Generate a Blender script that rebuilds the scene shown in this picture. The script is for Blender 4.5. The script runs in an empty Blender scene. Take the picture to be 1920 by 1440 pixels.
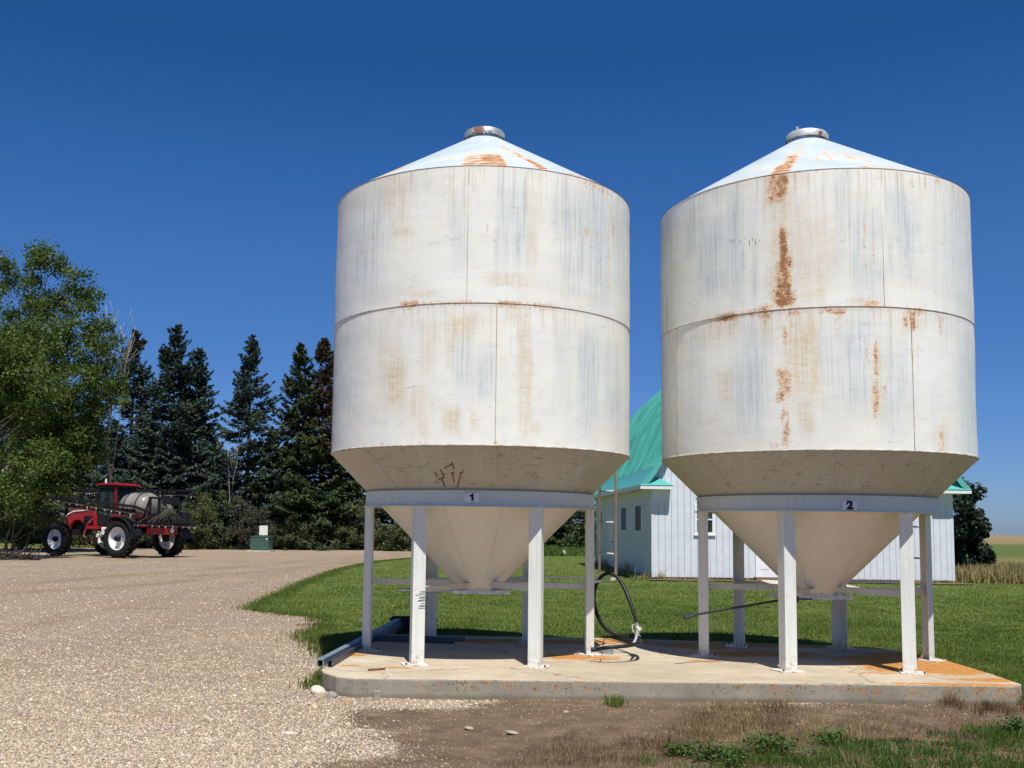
import bpy, math, random
import numpy as np
from mathutils import Vector, Matrix
random.seed(7)
RNG = np.random.default_rng(11)
SC = bpy.context.scene
COL = SC.collection
R_ = math.radians

# ------------------------------------------------------------------ camera
CAMZ = 1.70
F_PX, PITCH, ROLL = 1933.0, 0.0970, 0.0142
PPX, PPY = 883.5, 800.6
FW = np.array([0, math.cos(PITCH), math.sin(PITCH)])
UP0 = np.array([0, -math.sin(PITCH), math.cos(PITCH)])
RT0 = np.array([1.0, 0, 0])
RC = math.cos(ROLL) * RT0 + math.sin(ROLL) * UP0
UC = math.cos(ROLL) * UP0 - math.sin(ROLL) * RT0
cam = bpy.data.cameras.new('camera')
cam.sensor_width = 36.0
cam.lens = F_PX / 1920 * 36.0
cam.shift_x = (960 - PPX) / 1920
cam.shift_y = (PPY - 720) / 1920
cam.clip_start = 0.1
cam.clip_end = 20000
camo = bpy.data.objects.new('camera', cam)
COL.objects.link(camo)
M = Matrix.Identity(4)
for i in range(3):
    M[i][0], M[i][1], M[i][2] = RC[i], UC[i], -FW[i]
M[2][3] = CAMZ
camo.matrix_world = M
SC.camera = camo

# ------------------------------------------------------------------ light
SUN_EL, SUN_AZ = 63.0, 10.0          # azimuth: degrees to the right of straight behind the camera
sdir = Vector((math.sin(R_(SUN_AZ)) * math.cos(R_(SUN_EL)), -math.cos(R_(SUN_AZ)) * math.cos(R_(SUN_EL)), math.sin(R_(SUN_EL))))
W = bpy.data.worlds.new('World')
SC.world = W
W.use_nodes = True
wn = W.node_tree
bg = wn.nodes['Background']
sky = wn.nodes.new('ShaderNodeTexSky')
sky.sky_type = 'NISHITA'
sky.sun_disc = False
sky.sun_elevation = R_(SUN_EL)
sky.sun_rotation = math.atan2(sdir.x, sdir.y)
sky.altitude = 600
sky.air_density = 1.0
sky.dust_density = 0.6
sky.ozone_density = 3.0
hsv = wn.nodes.new('ShaderNodeHueSaturation')
hsv.inputs['Saturation'].default_value = 1.18
hsv.inputs['Value'].default_value = 1.0
wn.links.new(sky.outputs[0], hsv.inputs['Color'])
# clear, dry prairie air: less white near the horizon and a deeper blue than the stock sky
gen = wn.nodes.new('ShaderNodeTexCoord'); sxyz = wn.nodes.new('ShaderNodeSeparateXYZ'); tint = wn.nodes.new('ShaderNodeValToRGB')
wn.links.new(gen.outputs['Generated'], sxyz.inputs[0]); wn.links.new(sxyz.outputs[2], tint.inputs[0])
STOPS = [(0.0, (.46, .63, 1.10)), (.06, (.43, .61, 1.04)), (.148, (.44, .63, .99)), (.245, (.48, .71, 1.02)), (.34, (.39, .705, 1.03)), (.41, (.29, .61, .93)), (.47, (.30, .64, .95)), (.62, (.24, .38, .46)), (1.0, (.25, .34, .38))]
cr = tint.color_ramp
while len(cr.elements) < len(STOPS): cr.elements.new(0.5)
for e_, (p_, c_) in zip(cr.elements, STOPS): e_.position = p_; e_.color = (c_[0] / 1.3, c_[1] / 1.3, c_[2] / 1.3, 1)
mul = wn.nodes.new('ShaderNodeMix'); mul.data_type = 'RGBA'; mul.blend_type = 'MULTIPLY'; mul.inputs[0].default_value = 1.0
wn.links.new(hsv.outputs[0], mul.inputs[6]); wn.links.new(tint.outputs[0], mul.inputs[7])
wn.links.new(mul.outputs[2], bg.inputs['Color'])
bg.inputs['Strength'].default_value = 0.1105
sun = bpy.data.lights.new('sun', 'SUN')
sun.energy = 5.0
sun.angle = R_(0.5)
sun.color = (1.0, 0.98, 0.90)
suno = bpy.data.objects.new('sun', sun)
suno.rotation_euler = (-sdir).to_track_quat('-Z', 'Y').to_euler()
suno.location = (0, -20, 40)
COL.objects.link(suno)
SC.view_settings.view_transform = 'Standard'
SC.view_settings.look = 'None'
SC.view_settings.exposure = 0.12
SC.view_settings.gamma = 1.0

# ------------------------------------------------------------------ photo geometry helpers
def ray(px, py):
    d = FW * F_PX + RC * (px - PPX) - UC * (py - PPY)
    return d / np.linalg.norm(d)
def gp(px, py, z=0.0):
    d = ray(px, py); t = (z - CAMZ) / d[2]
    return np.array([d[0] * t, d[1] * t, z])
def at(px, py, Y):
    d = ray(px, py); t = Y / d[1]
    return np.array([d[0] * t, Y, CAMZ + d[2] * t])
def cylhit(px, py, cx, cy, r):
    d = ray(px, py)
    a = d[0]**2 + d[1]**2; b = -2 * (d[0] * cx + d[1] * cy); c = cx * cx + cy * cy - r * r
    q = b * b - 4 * a * c
    t = (-b - math.sqrt(max(q, 0))) / (2 * a)
    P = d * t
    return math.atan2(P[1] - cy, P[0] - cx) % (2 * math.pi), CAMZ + P[2]

# ------------------------------------------------------------------ object helpers
def tag(o, label=None, cat=None, group=None, kind=None):
    if label: o['label'] = label
    if cat: o['category'] = cat
    if group: o['group'] = group
    if kind: o['kind'] = kind
    return o
def empty(name, loc=(0, 0, 0), rz=0.0):
    o = bpy.data.objects.new(name, None)
    o.location = loc; o.rotation_euler = (0, 0, rz)
    o.empty_display_size = 0.2
    COL.objects.link(o)
    return o
def mesh_np(name, V, Fs, mat=None, parent=None, smooth=False, attrs=None):
    """V (n,3); Fs (m,k) int array; attrs {name: per-vertex float or (n,3)}"""
    V = np.asarray(V, np.float32); Fs = np.asarray(Fs, np.int32)
    me = bpy.data.meshes.new(name)
    m, k = Fs.shape
    me.vertices.add(len(V)); me.vertices.foreach_set('co', V.ravel())
    me.loops.add(m * k); me.loops.foreach_set('vertex_index', Fs.ravel())
    me.polygons.add(m)
    me.polygons.foreach_set('loop_start', np.arange(0, m * k, k, dtype=np.int32))
    try: me.polygons.foreach_set('loop_total', np.full(m, k, np.int32))
    except Exception: pass
    if smooth: me.polygons.foreach_set('use_smooth', np.ones(m, bool))
    me.update(calc_edges=True)
    for n, a in (attrs or {}).items():
        a = np.asarray(a, np.float32)
        if a.ndim == 1:
            at_ = me.attributes.new(n, 'FLOAT', 'POINT'); at_.data.foreach_set('value', a)
        else:
            at_ = me.attributes.new(n, 'FLOAT_VECTOR', 'POINT'); at_.data.foreach_set('vector', a.ravel())
    if mat: me.materials.append(mat)
    o = bpy.data.objects.new(name, me)
    COL.objects.link(o)
    if parent: o.parent = parent
    return o

class MB:
    def __init__(s): s.v = []; s.f = []
    def add(s, vs, fs):
        b = len(s.v); s.v += [tuple(map(float, v)) for v in vs]; s.f += [tuple(i + b for i in f) for f in fs]; return s
    def box(s, c, size, rot=None):
        hx, hy, hz = size[0] / 2, size[1] / 2, size[2] / 2
        vs = [Vector((x, y, z)) for x in (-hx, hx) for y in (-hy, hy) for z in (-hz, hz)]
        if rot is not None: vs = [rot @ v for v in vs]
        c = Vector(c)
        return s.add([v + c for v in vs], [(0, 1, 3, 2), (4, 6, 7, 5), (0, 4, 5, 1), (2, 3, 7, 6), (0, 2, 6, 4), (1, 5, 7, 3)])
    def boxz(s, x0, x1, y0, y1, z0, z1):
        return s.box(((x0 + x1) / 2, (y0 + y1) / 2, (z0 + z1) / 2), (x1 - x0, y1 - y0, z1 - z0))
    def bar(s, p0, p1, w, h, up=(0, 0, 1)):
        p0, p1 = Vector(p0), Vector(p1); d = (p1 - p0); L = d.length; d.normalize()
        up = Vector(up)
        if abs(d.dot(up)) > 0.98: up = Vector((1, 0, 0))
        sd = d.cross(up).normalized(); u = sd.cross(d)
        rot = Matrix((sd, d, u)).transposed()
        return s.box((p0 + p1) / 2, (w, L, h), rot)
    def cyl(s, p0, p1, r0, r1=None, n=12, caps=True):
        r1 = r0 if r1 is None else r1
        p0, p1 = Vector(p0), Vector(p1); d = (p1 - p0).normalized()
        a = Vector((0, 0, 1)) if abs(d.z) < 0.9 else Vector((1, 0, 0))
        u = d.cross(a).normalized(); w = d.cross(u)
        vs = []
        for p, r in ((p0, r0), (p1, r1)):
            for i in range(n):
                t = 2 * math.pi * i / n
                vs.append(p + (u * math.cos(t) + w * math.sin(t)) * r)
        fs = [(i, (i + 1) % n, n + (i + 1) % n, n + i) for i in range(n)]
        if caps: fs += [tuple(range(n))[::-1], tuple(range(n, 2 * n))]
        return s.add(vs, fs)
    def tube(s, pts, r, n=8):
        pts = [Vector(p) for p in pts]
        rs = r if isinstance(r, (list, tuple)) else [r] * len(pts)
        base = len(s.v); ref = None
        for i, p in enumerate(pts):
            d = (pts[min(i + 1, len(pts) - 1)] - pts[max(i - 1, 0)]).normalized()
            if ref is None:
                ref = Vector((0, 0, 1)) if abs(d.z) < 0.9 else Vector((1, 0, 0))
            u = d.cross(ref).normalized(); ref = u.cross(d).normalized()
            for k in range(n):
                t = 2 * math.pi * k / n
                s.v.append(tuple(p + (u * math.cos(t) + ref * math.sin(t)) * rs[i]))
        for i in range(len(pts) - 1):
            for k in range(n):
                a = base + i * n + k; b = base + i * n + (k + 1) % n
                s.f.append((a, b, b + n, a + n))
        s.f.append(tuple(base + k for k in range(n))[::-1])
        s.f.append(tuple(base + (len(pts) - 1) * n + k for k in range(n)))
        return s
    def lathe(s, prof, n=48, c=(0, 0, 0), axis='z', rot=None):
        c = Vector(c); vs = []
        for r, z in prof:
            for k in range(n):
                t = 2 * math.pi * k / n
                v = Vector((r * math.cos(t), r * math.sin(t), z))
                if rot is not None: v = rot @ v
                vs.append(v + c)
        fs = []
        for i in range(len(prof) - 1):
            for k in range(n):
                a = i * n + k; b = i * n + (k + 1) % n
                fs.append((a, b, b + n, a + n))
        return s.add(vs, fs)
    def prism(s, poly, z0, z1):
        n = len(poly)
        vs = [(x, y, z0) for x, y in poly] + [(x, y, z1) for x, y in poly]
        fs = [(i, (i + 1) % n, n + (i + 1) % n, n + i) for i in range(n)] + [tuple(range(n))[::-1], tuple(range(n, 2 * n))]
        return s.add(vs, fs)
    def extrude(s, poly, o, ux, uy, un, t):
        """polygon in plane (ux,uy) at o, thickness t along un"""
        o, ux, uy, un = map(Vector, (o, ux, uy, un)); n = len(poly)
        vs = [o + ux * a + uy * b for a, b in poly] + [o + ux * a + uy * b + un * t for a, b in poly]
        fs = [(i, (i + 1) % n, n + (i + 1) % n, n + i) for i in range(n)] + [tuple(range(n))[::-1], tuple(range(n, 2 * n))]
        return s.add(vs, fs)
    def build(s, name, mat, parent=None, smooth=False, bevel=0, fix=True):
        me = bpy.data.meshes.new(name)
        me.from_pydata(s.v, [], s.f)
        if fix:
            import bmesh
            bm = bmesh.new(); bm.from_mesh(me); bmesh.ops.recalc_face_normals(bm, faces=bm.faces); bm.to_mesh(me); bm.free()
        me.materials.append(mat)
        if smooth:
            me.polygons.foreach_set('use_smooth', np.ones(len(me.polygons), bool))
            if smooth == 'auto':
                me.set_sharp_from_angle(angle=R_(38))
        o = bpy.data.objects.new(name, me)
        COL.objects.link(o)
        if parent: o.parent = parent
        if bevel:
            b = o.modifiers.new('bevel', 'BEVEL'); b.width = bevel; b.segments = 2; b.limit_method = 'ANGLE'; b.angle_limit = R_(40)
        return o

# ------------------------------------------------------------------ material helpers
class NT:
    def __init__(s, name):
        s.m = bpy.data.materials.new(name); s.m.use_nodes = True
        s.t = s.m.node_tree; s.b = s.t.nodes['Principled BSDF']; s.out = s.t.nodes['Material Output']
        s.b.inputs['Specular IOR Level'].default_value = 0.3
    def n(s, typ, **kw):
        nd = s.t.nodes.new(typ)
        for k, v in kw.items(): setattr(nd, k, v)
        return nd
    def put(s, inp, v):
        if hasattr(v, 'is_output') or isinstance(v, bpy.types.NodeSocket): s.t.links.new(v, inp)
        else:
            if isinstance(v, (tuple, list)) and len(v) == 3 and inp.type == 'RGBA': v = (*v, 1)
            inp.default_value = v
    def math(s, op, a, b=0.0, c=0.0, clamp=False):
        nd = s.n('ShaderNodeMath', operation=op, use_clamp=clamp)
        for i, x in enumerate((a, b, c)): s.put(nd.inputs[i], x)
        return nd.outputs[0]
    def vmath(s, op, a, b=(0, 0, 0)):
        nd = s.n('ShaderNodeVectorMath', operation=op)
        s.put(nd.inputs[0], a); s.put(nd.inputs[1], b)
        return nd.outputs['Value'] if op in ('LENGTH', 'DISTANCE', 'DOT_PRODUCT') else nd.outputs[0]
    def pos(s): return s.n('ShaderNodeNewGeometry').outputs['Position']
    def obj(s): return s.n('ShaderNodeTexCoord').outputs['Object']
    def attr(s, name, vec=False):
        nd = s.n('ShaderNodeAttribute', attribute_name=name)
        return nd.outputs['Vector'] if vec else nd.outputs['Fac']
    def scale(s, v, sc): return s.vmath('MULTIPLY', v, tuple(sc) if not isinstance(sc, (int, float)) else (sc, sc, sc))
    def noise(s, v, scale=1.0, detail=4, rough=0.55, dist=0.0, out=0):
        nd = s.n('ShaderNodeTexNoise')
        s.put(nd.inputs['Vector'], v); nd.inputs['Scale'].default_value = scale
        nd.inputs['Detail'].default_value = detail; nd.inputs['Roughness'].default_value = rough; nd.inputs['Distortion'].default_value = dist
        return nd.outputs[out]
    def voro(s, v, scale=1.0, feature='F1', rand=1.0, dist='EUCLIDEAN'):
        nd = s.n('ShaderNodeTexVoronoi', feature=feature, distance=dist)
        s.put(nd.inputs['Vector'], v); nd.inputs['Scale'].default_value = scale; nd.inputs['Randomness'].default_value = rand
        return nd
    def ss(s, x, a, b, lo=0.0, hi=1.0):
        nd = s.n('ShaderNodeMapRange', interpolation_type='SMOOTHSTEP')
        s.put(nd.inputs[0], x)
        for i, v in enumerate((a, b, lo, hi)): s.put(nd.inputs[i + 1], v)
        return nd.outputs[0]
    def mix(s, f, a, b, mode='MIX'):
        nd = s.n('ShaderNodeMix', data_type='RGBA', blend_type=mode)
        s.put(nd.inputs[0], f); s.put(nd.inputs[6], a); s.put(nd.inputs[7], b)
        return nd.outputs[2]
    def ramp(s, f, stops):
        nd = s.n('ShaderNodeValToRGB'); cr = nd.color_ramp
        while len(cr.elements) < len(stops): cr.elements.new(0.5)
        for e, (p, c) in zip(cr.elements, stops): e.position = p; e.color = (*c, 1)
        s.put(nd.inputs[0], f); return nd.outputs[0]
    def bump(s, h, strength=0.3, dist=0.01):
        nd = s.n('ShaderNodeBump'); s.put(nd.inputs['Height'], h)
        nd.inputs['Strength'].default_value = strength; nd.inputs['Distance'].default_value = dist
        s.t.links.new(nd.outputs[0], s.b.inputs['Normal']); return nd
    def done(s, col=None, rough=None, metal=None, spec=None):
        if col is not None: s.put(s.b.inputs['Base Color'], col)
        if rough is not None: s.put(s.b.inputs['Roughness'], rough)
        if metal is not None: s.put(s.b.inputs['Metallic'], metal)
        if spec is not None: s.put(s.b.inputs['Specular IOR Level'], spec)
        return s.m

def simple(name, col, rough=0.6, metal=0.0, var=0.12, scale=8.0, spec=0.3, bump=0.0, dirt=None):
    n = NT(name); p = n.obj()
    a = n.noise(p, scale, 5)
    c = n.mix(n.ss(a, 0.3, 0.7), tuple(x * (1 - var) for x in col), tuple(min(1, x * (1 + var)) for x in col))
    if dirt: c = n.mix(n.ss(n.noise(p, scale * 0.6, 6, 0.7), 0.55, 0.7, 0, 0.6), c, dirt)
    if bump: n.bump(a, bump)
    return n.done(c, rough, metal, spec)

def foliage(name, cols, transl=0.25, rough=0.45, spec=0.35):
    n = NT(name); a = n.attr('shade')
    c = n.ramp(a, [(i / (len(cols) - 1), c) for i, c in enumerate(cols)])
    n.done(c, rough, 0, spec)
    tr = n.n('ShaderNodeBsdfTranslucent'); n.put(tr.inputs['Color'], c)
    mx = n.n('ShaderNodeMixShader'); mx.inputs[0].default_value = transl
    n.t.links.new(n.b.outputs[0], mx.inputs[1]); n.t.links.new(tr.outputs[0], mx.inputs[2])
    n.t.links.new(mx.outputs[0], n.out.inputs['Surface'])
    return n.m

# ------------------------------------------------------------------ polygon helpers (ground plan)
FAR_RIGHT = {1: (70.0, 52.0), 2: (70.0, 9.0), 3: (8.6, 9.9)}      # plan points outside the frame
def pts(pp, z=0.0): return np.array([FAR_RIGHT[y] if x == 9999 else gp(x, y, z)[:2] for x, y in pp])
def inside(P, poly):
    x, y = P[:, 0], P[:, 1]; r = np.zeros(len(P), bool); n = len(poly); j = n - 1
    for i in range(n):
        xi, yi = poly[i]; xj, yj = poly[j]
        c = ((yi > y) != (yj > y)) & (x < (xj - xi) * (y - yi) / ((yj - yi) or 1e-9) + xi)
        r ^= c; j = i
    return r
def sdist(P, poly):
    d = np.full(len(P), 1e9); n = len(poly)
    for i in range(n):
        a = poly[i]; b = poly[(i + 1) % n]; ab = b - a
        t = np.clip(((P - a) @ ab) / (ab @ ab + 1e-12), 0, 1)
        d = np.minimum(d, np.hypot(*(P - a - t[:, None] * ab).T))
    return np.where(inside(P, poly), d, -d)
def smooth01(x, a, b):
    t = np.clip((x - a) / (b - a), 0, 1); return t * t * (3 - 2 * t)
def vnoise(P, sc, seed=0):
    """2-D value noise"""
    r = np.random.default_rng(seed).random((64, 64)); q = P * sc
    i = np.floor(q).astype(int); f = q - i; f = f * f * (3 - 2 * f)
    g = lambda a, b: r[a % 64, b % 64]
    x0, y0 = i[:, 0], i[:, 1]
    return (g(x0, y0) * (1 - f[:, 0]) + g(x0 + 1, y0) * f[:, 0]) * (1 - f[:, 1]) + (g(x0, y0 + 1) * (1 - f[:, 0]) + g(x0 + 1, y0 + 1) * f[:, 0]) * f[:, 1]

PADZ = 0.18
LAWN = pts([(468, 1143), (500, 1127), (545, 1107), (590, 1087), (640, 1068), (705, 1054), (770, 1047.5), (1000, 1044), (1130, 1045.5), (1790, 1073), (1920, 1082), (2150, 1090), (9999, 1), (9999, 2), (9999, 3), (1990, 1306), (1918, 1296), (1850, 1262), (1700, 1250), (1300, 1240), (700, 1238), (618, 1231), (607, 1213), (578, 1199), (574, 1190), (603, 1184), (614, 1171), (600, 1158), (540, 1152)])
DIRT = pts([(655, 1318), (760, 1322), (860, 1318), (960, 1308), (1300, 1306), (1900, 1300), (2400, 1330), (2600, 1700), (1100, 1900), (700, 1500), (655, 1420), (632, 1370)])
PAD = pts([(597, 1257), (640, 1271), (1926, 1286), (1856, 1262), (1752, 1231), (1640, 1213), (1240, 1199), (1130, 1196), (800, 1191), (690, 1203)], PADZ)

# ================================================================== GROUND
def grade(lo, f0, f1, hi, step, g=1.16):
    a = list(np.arange(f0, f1 + 1e-6, step)); s = step
    while a[-1] < hi: s *= g; a.append(a[-1] + s)
    s = step
    while a[0] > lo: s *= g; a.insert(0, a[0] - s)
    return np.array(a)
gx = grade(-6000, -10, 9, 6000, 0.09); gy = grade(-300, 5, 26, 9000, 0.09)
GX, GY = np.meshgrid(gx, gy); GPt = np.stack([GX.ravel(), GY.ravel()], 1)
gz = (vnoise(GPt, 0.8, 3) - 0.5) * 0.035 + (vnoise(GPt, 2.7, 4) - 0.5) * 0.02 - 0.02
gz *= np.clip(1 - np.hypot(GPt[:, 0], GPt[:, 1] - 12) / 45, 0, 1)
d_dirt = sdist(GPt, DIRT)
dirt = smooth01(d_dirt + (vnoise(GPt, 1.6, 5) - 0.5) * 0.9 + (vnoise(GPt, 5, 6) - .5) * .6, -0.6, 0.6)
for (x, y, rx, ry, s) in [(605, 1172, 0.55, 0.45, 0.9), (290, 1139, .9, .35, .5), (600, 1215, .5, .5, .5)]:
    c = gp(x, y)[:2]; q = np.hypot((GPt[:, 0] - c[0]) / rx, (GPt[:, 1] - c[1]) / ry)
    dirt = np.maximum(dirt, s * smooth01(1.2 - q, 0, .6))
TRACKS = [(pts([(-400, 1150), (-100, 1124), (150, 1104), (340, 1087), (520, 1068), (700, 1045), (790, 1037)]), .8), (pts([(-400, 1120), (-50, 1098), (200, 1082), (420, 1064), (620, 1048), (780, 1033)]), .8),
          (pts([(-300, 1330), (60, 1240), (330, 1165), (470, 1118), (590, 1082), (740, 1046)]), .45), (pts([(-500, 1290), (-60, 1200), (230, 1140), (400, 1102), (560, 1070), (740, 1041)]), .45)]
def track_mask(P):
    m = np.zeros(len(P)); near = (P[:, 1] > 4) & (P[:, 1] < 90) & (np.abs(P[:, 0]) < 60); Q = P[near]
    wob = np.stack([vnoise(Q + 60, .35, 55), vnoise(Q + 60, .35, 56)], 1) - .5; r = np.zeros(len(Q))
    for pl, st in TRACKS:
        d = np.full(len(Q), 1e9)
        for i in range(len(pl) - 1):
            a, b = pl[i], pl[i + 1]; ab = b - a
            t = np.clip(((Q + wob * 1.2 - a) @ ab) / (ab @ ab), 0, 1); d = np.minimum(d, np.hypot(*(Q + wob * 1.2 - a - t[:, None] * ab).T))
        r = np.maximum(r, st * np.exp(-(d / (.28 + .004 * Q[:, 1]))**2) * (.45 + .9 * vnoise(Q + 60, .8, 57)))
    m[near] = np.minimum(r, 1); return m
track = track_mask(GPt)
nx, ny = len(gx), len(gy)
idx = np.arange(nx * ny).reshape(ny, nx)
GF = np.stack([idx[:-1, :-1], idx[:-1, 1:], idx[1:, 1:], idx[1:, :-1]], -1).reshape(-1, 4)

n = NT('gravel_and_soil'); P = n.pos()
jit = n.vmath('ADD', P, n.scale(n.noise(P, 9, 2, out=1), 0.05))
v1 = n.voro(n.scale(jit, (1, 1, 0.3)), 58.0); v2 = n.voro(n.scale(P, (1, 1, 0.3)), 110.0)
vd = n.voro(n.scale(jit, (1, 1, 0.3)), 58.0, 'DISTANCE_TO_EDGE')
sep = n.n('ShaderNodeSeparateColor'); n.put(sep.inputs[0], v1.outputs['Color'])
sep2 = n.n('ShaderNodeSeparateColor'); n.put(sep2.inputs[0], v2.outputs['Color'])
pal = [(0.0, (.19, .145, .11)), (.12, (.33, .275, .235)), (.30, (.49, .36, .245)), (.5, (.58, .44, .305)), (.72, (.54, .45, .36)), (.88, (.69, .56, .42)), (1.0, (.76, .66, .55))]
peb = n.ramp(sep.outputs[0], pal); peb2 = n.ramp(sep2.outputs[1], pal)
gcol = n.mix(n.ss(sep.outputs[1], .55, .6), peb, peb2)
gcol = n.mix(n.ss(vd.outputs[0], 0.0, 0.18, 0.80, 0.0), gcol, (.15, .11, .078))
far = n.noise(P, 7.5, 3, .7)
gcol = n.mix(n.ss(far, .42, .66, 0, .40), gcol, (.36, .28, .205))
gcol = n.mix(n.ss(far, .46, .30, 0, .30), gcol, (.74, .60, .455))
big = n.noise(P, 0.35, 5, .6); mid = n.noise(P, 2.2, 4)
gcol = n.mix(n.ss(big, .35, .7, 0, .5), gcol, (.54, .405, .285))
gcol = n.mix(n.ss(mid, .55, .75, 0, .35), gcol, (.46, .36, .255))
# compacted wheel tracks running across the yard, warped a little
trk = n.scale(n.vmath('ADD', P, n.scale(n.noise(P, .12, 2, out=1), 5.0)), (.03, .42, 0))
tr = n.noise(trk, 1.0, 4, .6)
gcol = n.mix(n.ss(tr, .50, .64, 0, .7), gcol, (.44, .315, .21))
gcol = n.mix(n.math('MULTIPLY', n.attr('track'), n.ss(n.noise(P, 5, 6, .7), .3, .6, .35, .85)), gcol, (.335, .235, .155))
dn = n.noise(P, 3.0, 8, .65); dn2 = n.noise(P, 38, 6, .7)
dcol = n.ramp(dn, [(.2, (.068, .046, .030)), (.5, (.140, .095, .061)), (.8, (.235, .166, .108))])
dcol = n.mix(n.ss(dn2, .45, .8, 0, .5), dcol, (.23, .165, .11))
bits = n.voro(P, 22.0); sb = n.n('ShaderNodeSeparateColor'); n.put(sb.inputs[0], bits.outputs['Color'])
chip = n.math('MULTIPLY', n.ss(bits.outputs['Distance'], .22, .14), n.ss(sb.outputs[0], .80, .84))
dcol = n.mix(chip, dcol, n.ramp(sb.outputs[1], [(0, (.22, .17, .12)), (.5, (.42, .34, .25)), (1, (.6, .53, .44))]))
da = n.attr('dirt')
df = n.ss(n.math('ADD', da, n.math('MULTIPLY', n.math('SUBTRACT', n.noise(P, 14, 6, .7), .5), 1.1)), .42, .62)
col = n.mix(df, gcol, dcol)
h = n.math('ADD', n.math('MULTIPLY', n.ss(vd.outputs[0], 0, .25), n.math('SUBTRACT', 1.0, df)), n.math('MULTIPLY', dn2, .8))
n.bump(h, 0.9, 0.012)
M_GROUND = n.done(col, 0.9, 0, .15)
ground = mesh_np('ground', np.column_stack([GPt, gz]), GF, M_GROUND, smooth=True, attrs={'dirt': dirt, 'track': track})
tag(ground, kind='structure')

# lawn sheet
def grid_sheet(name, poly, step_fn, z, mat):
    pass
n = NT('lawn_soil'); P = n.pos()
a = n.noise(P, 1.3, 6, .6); b = n.noise(P, 26, 5, .7)
c = n.ramp(a, [(.25, (.085, .125, .028)), (.5, (.115, .160, .036)), (.75, (.17, .19, .06))])
c = n.mix(n.ss(b, .5, .75, 0, .5), c, (.14, .15, .05))
c = n.mix(n.ss(n.noise(P, .5, 4), .62, .75, 0, .5), c, (.19, .17, .075))
n.bump(b, .8, .03)
M_LAWN = n.done(c, .95, 0, .1)
mb = MB()
def rough_poly(poly, amp, seg, seed):
    out = []
    r = random.Random(seed)
    for i in range(len(poly)):
        a = np.array(poly[i]); b = np.array(poly[(i + 1) % len(poly)]); L = np.linalg.norm(b - a)
        k = max(1, min(60, int(L / seg)))
        nn = np.array([-(b - a)[1], (b - a)[0]]) / (L + 1e-9)
        for j in range(k):
            q = a + (b - a) * j / k
            if 0 < j: q = q + nn * r.uniform(-amp, amp)
            out.append(tuple(q))
    return out
lp = rough_poly(LAWN - 0, .05, .22, 5)
lawn = MB().add([(x, y, 0.015) for x, y in lp], [tuple(range(len(lp)))]).build('lawn', M_LAWN, fix=False)
tag(lawn, kind='structure')

# dry field on the right, out to the horizon
n = NT('field_soil'); P = n.pos()
sepp = n.n('ShaderNodeSeparateXYZ'); n.put(sepp.inputs[0], P)
yy = n.math('ADD', sepp.outputs[1], n.math('MULTIPLY', n.math('SUBTRACT', n.noise(P, .05, 4), .5), 26))
fc = n.ramp(n.math('DIVIDE', yy, 500.0), [(0.0, (.22, .18, .075)), (.13, (.20, .18, .07)), (.17, (.085, .12, .03)), (.34, (.10, .13, .035)), (.42, (.24, .185, .10)), (1, (.27, .205, .125))])
fc = n.mix(n.ss(n.noise(P, 1.1, 7, .7), .4, .7, 0, .5), fc, (.16, .14, .055))
M_FIELD = n.done(fc, .95, 0, .1)
fl = [tuple(gp(1660, 1067)[:2]), tuple(gp(1790, 1073)[:2]), tuple(gp(1920, 1082)[:2]), tuple(gp(2150, 1090)[:2]), (70, 52), (9000, 60), (9000, 8990), (900, 8990), (30, 80)]
field = MB().add([(x, y, .008) for x, y in fl], [tuple(range(len(fl)))]).build('field', M_FIELD, fix=False)
tag(field, kind='structure')
ml = [tuple(gp(-700, 1018)[:2]), tuple(gp(0, 1026)[:2]), tuple(gp(330, 1028)[:2]), tuple(gp(520, 1030)[:2]), tuple(gp(700, 1030)[:2]), tuple(gp(772, 1030)[:2]), tuple(gp(790, 1047)[:2]), tuple(gp(1000, 1043.5)[:2]), tuple(gp(1240, 1046)[:2]), (28, 66), (30, 80), (900, 8990), (-8000, 8990), (-8000, 70)]
verge = MB().add([(x, y, .006) for x, y in ml], [tuple(range(len(ml)))]).build('verge', M_LAWN, fix=False)
tag(verge, kind='structure')

# ================================================================== CONCRETE PAD
n = NT('concrete_with_lichen'); P = n.pos()
big = n.noise(P, .9, 5, .6); fine = n.noise(P, 30, 7, .7)
c = n.ramp(big, [(.28, (.36, .295, .215)), (.5, (.50, .415, .31)), (.72, (.60, .515, .40))])
c = n.mix(n.ss(fine, .4, .72, 0, .5), c, (.34, .28, .215))
c = n.mix(n.ss(n.noise(P, 4.2, 7, .75), .50, .66, 0, .45), c, (.37, .30, .22))
crv = n.voro(n.vmath('ADD', P, n.scale(n.noise(P, 2.0, 3, out=1), .5)), .42, 'DISTANCE_TO_EDGE')
c = n.mix(n.ss(crv.outputs[0], .006, .002, 0, .6), c, (.16, .125, .09))
c = n.mix(n.ss(n.noise(n.scale(P, (1, 3, 1)), 2.2, 6, .65), .56, .68, 0, .35), c, (.70, .62, .50))
sp = n.n('ShaderNodeSeparateXYZ'); n.put(sp.inputs[0], P)
lich = None
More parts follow.
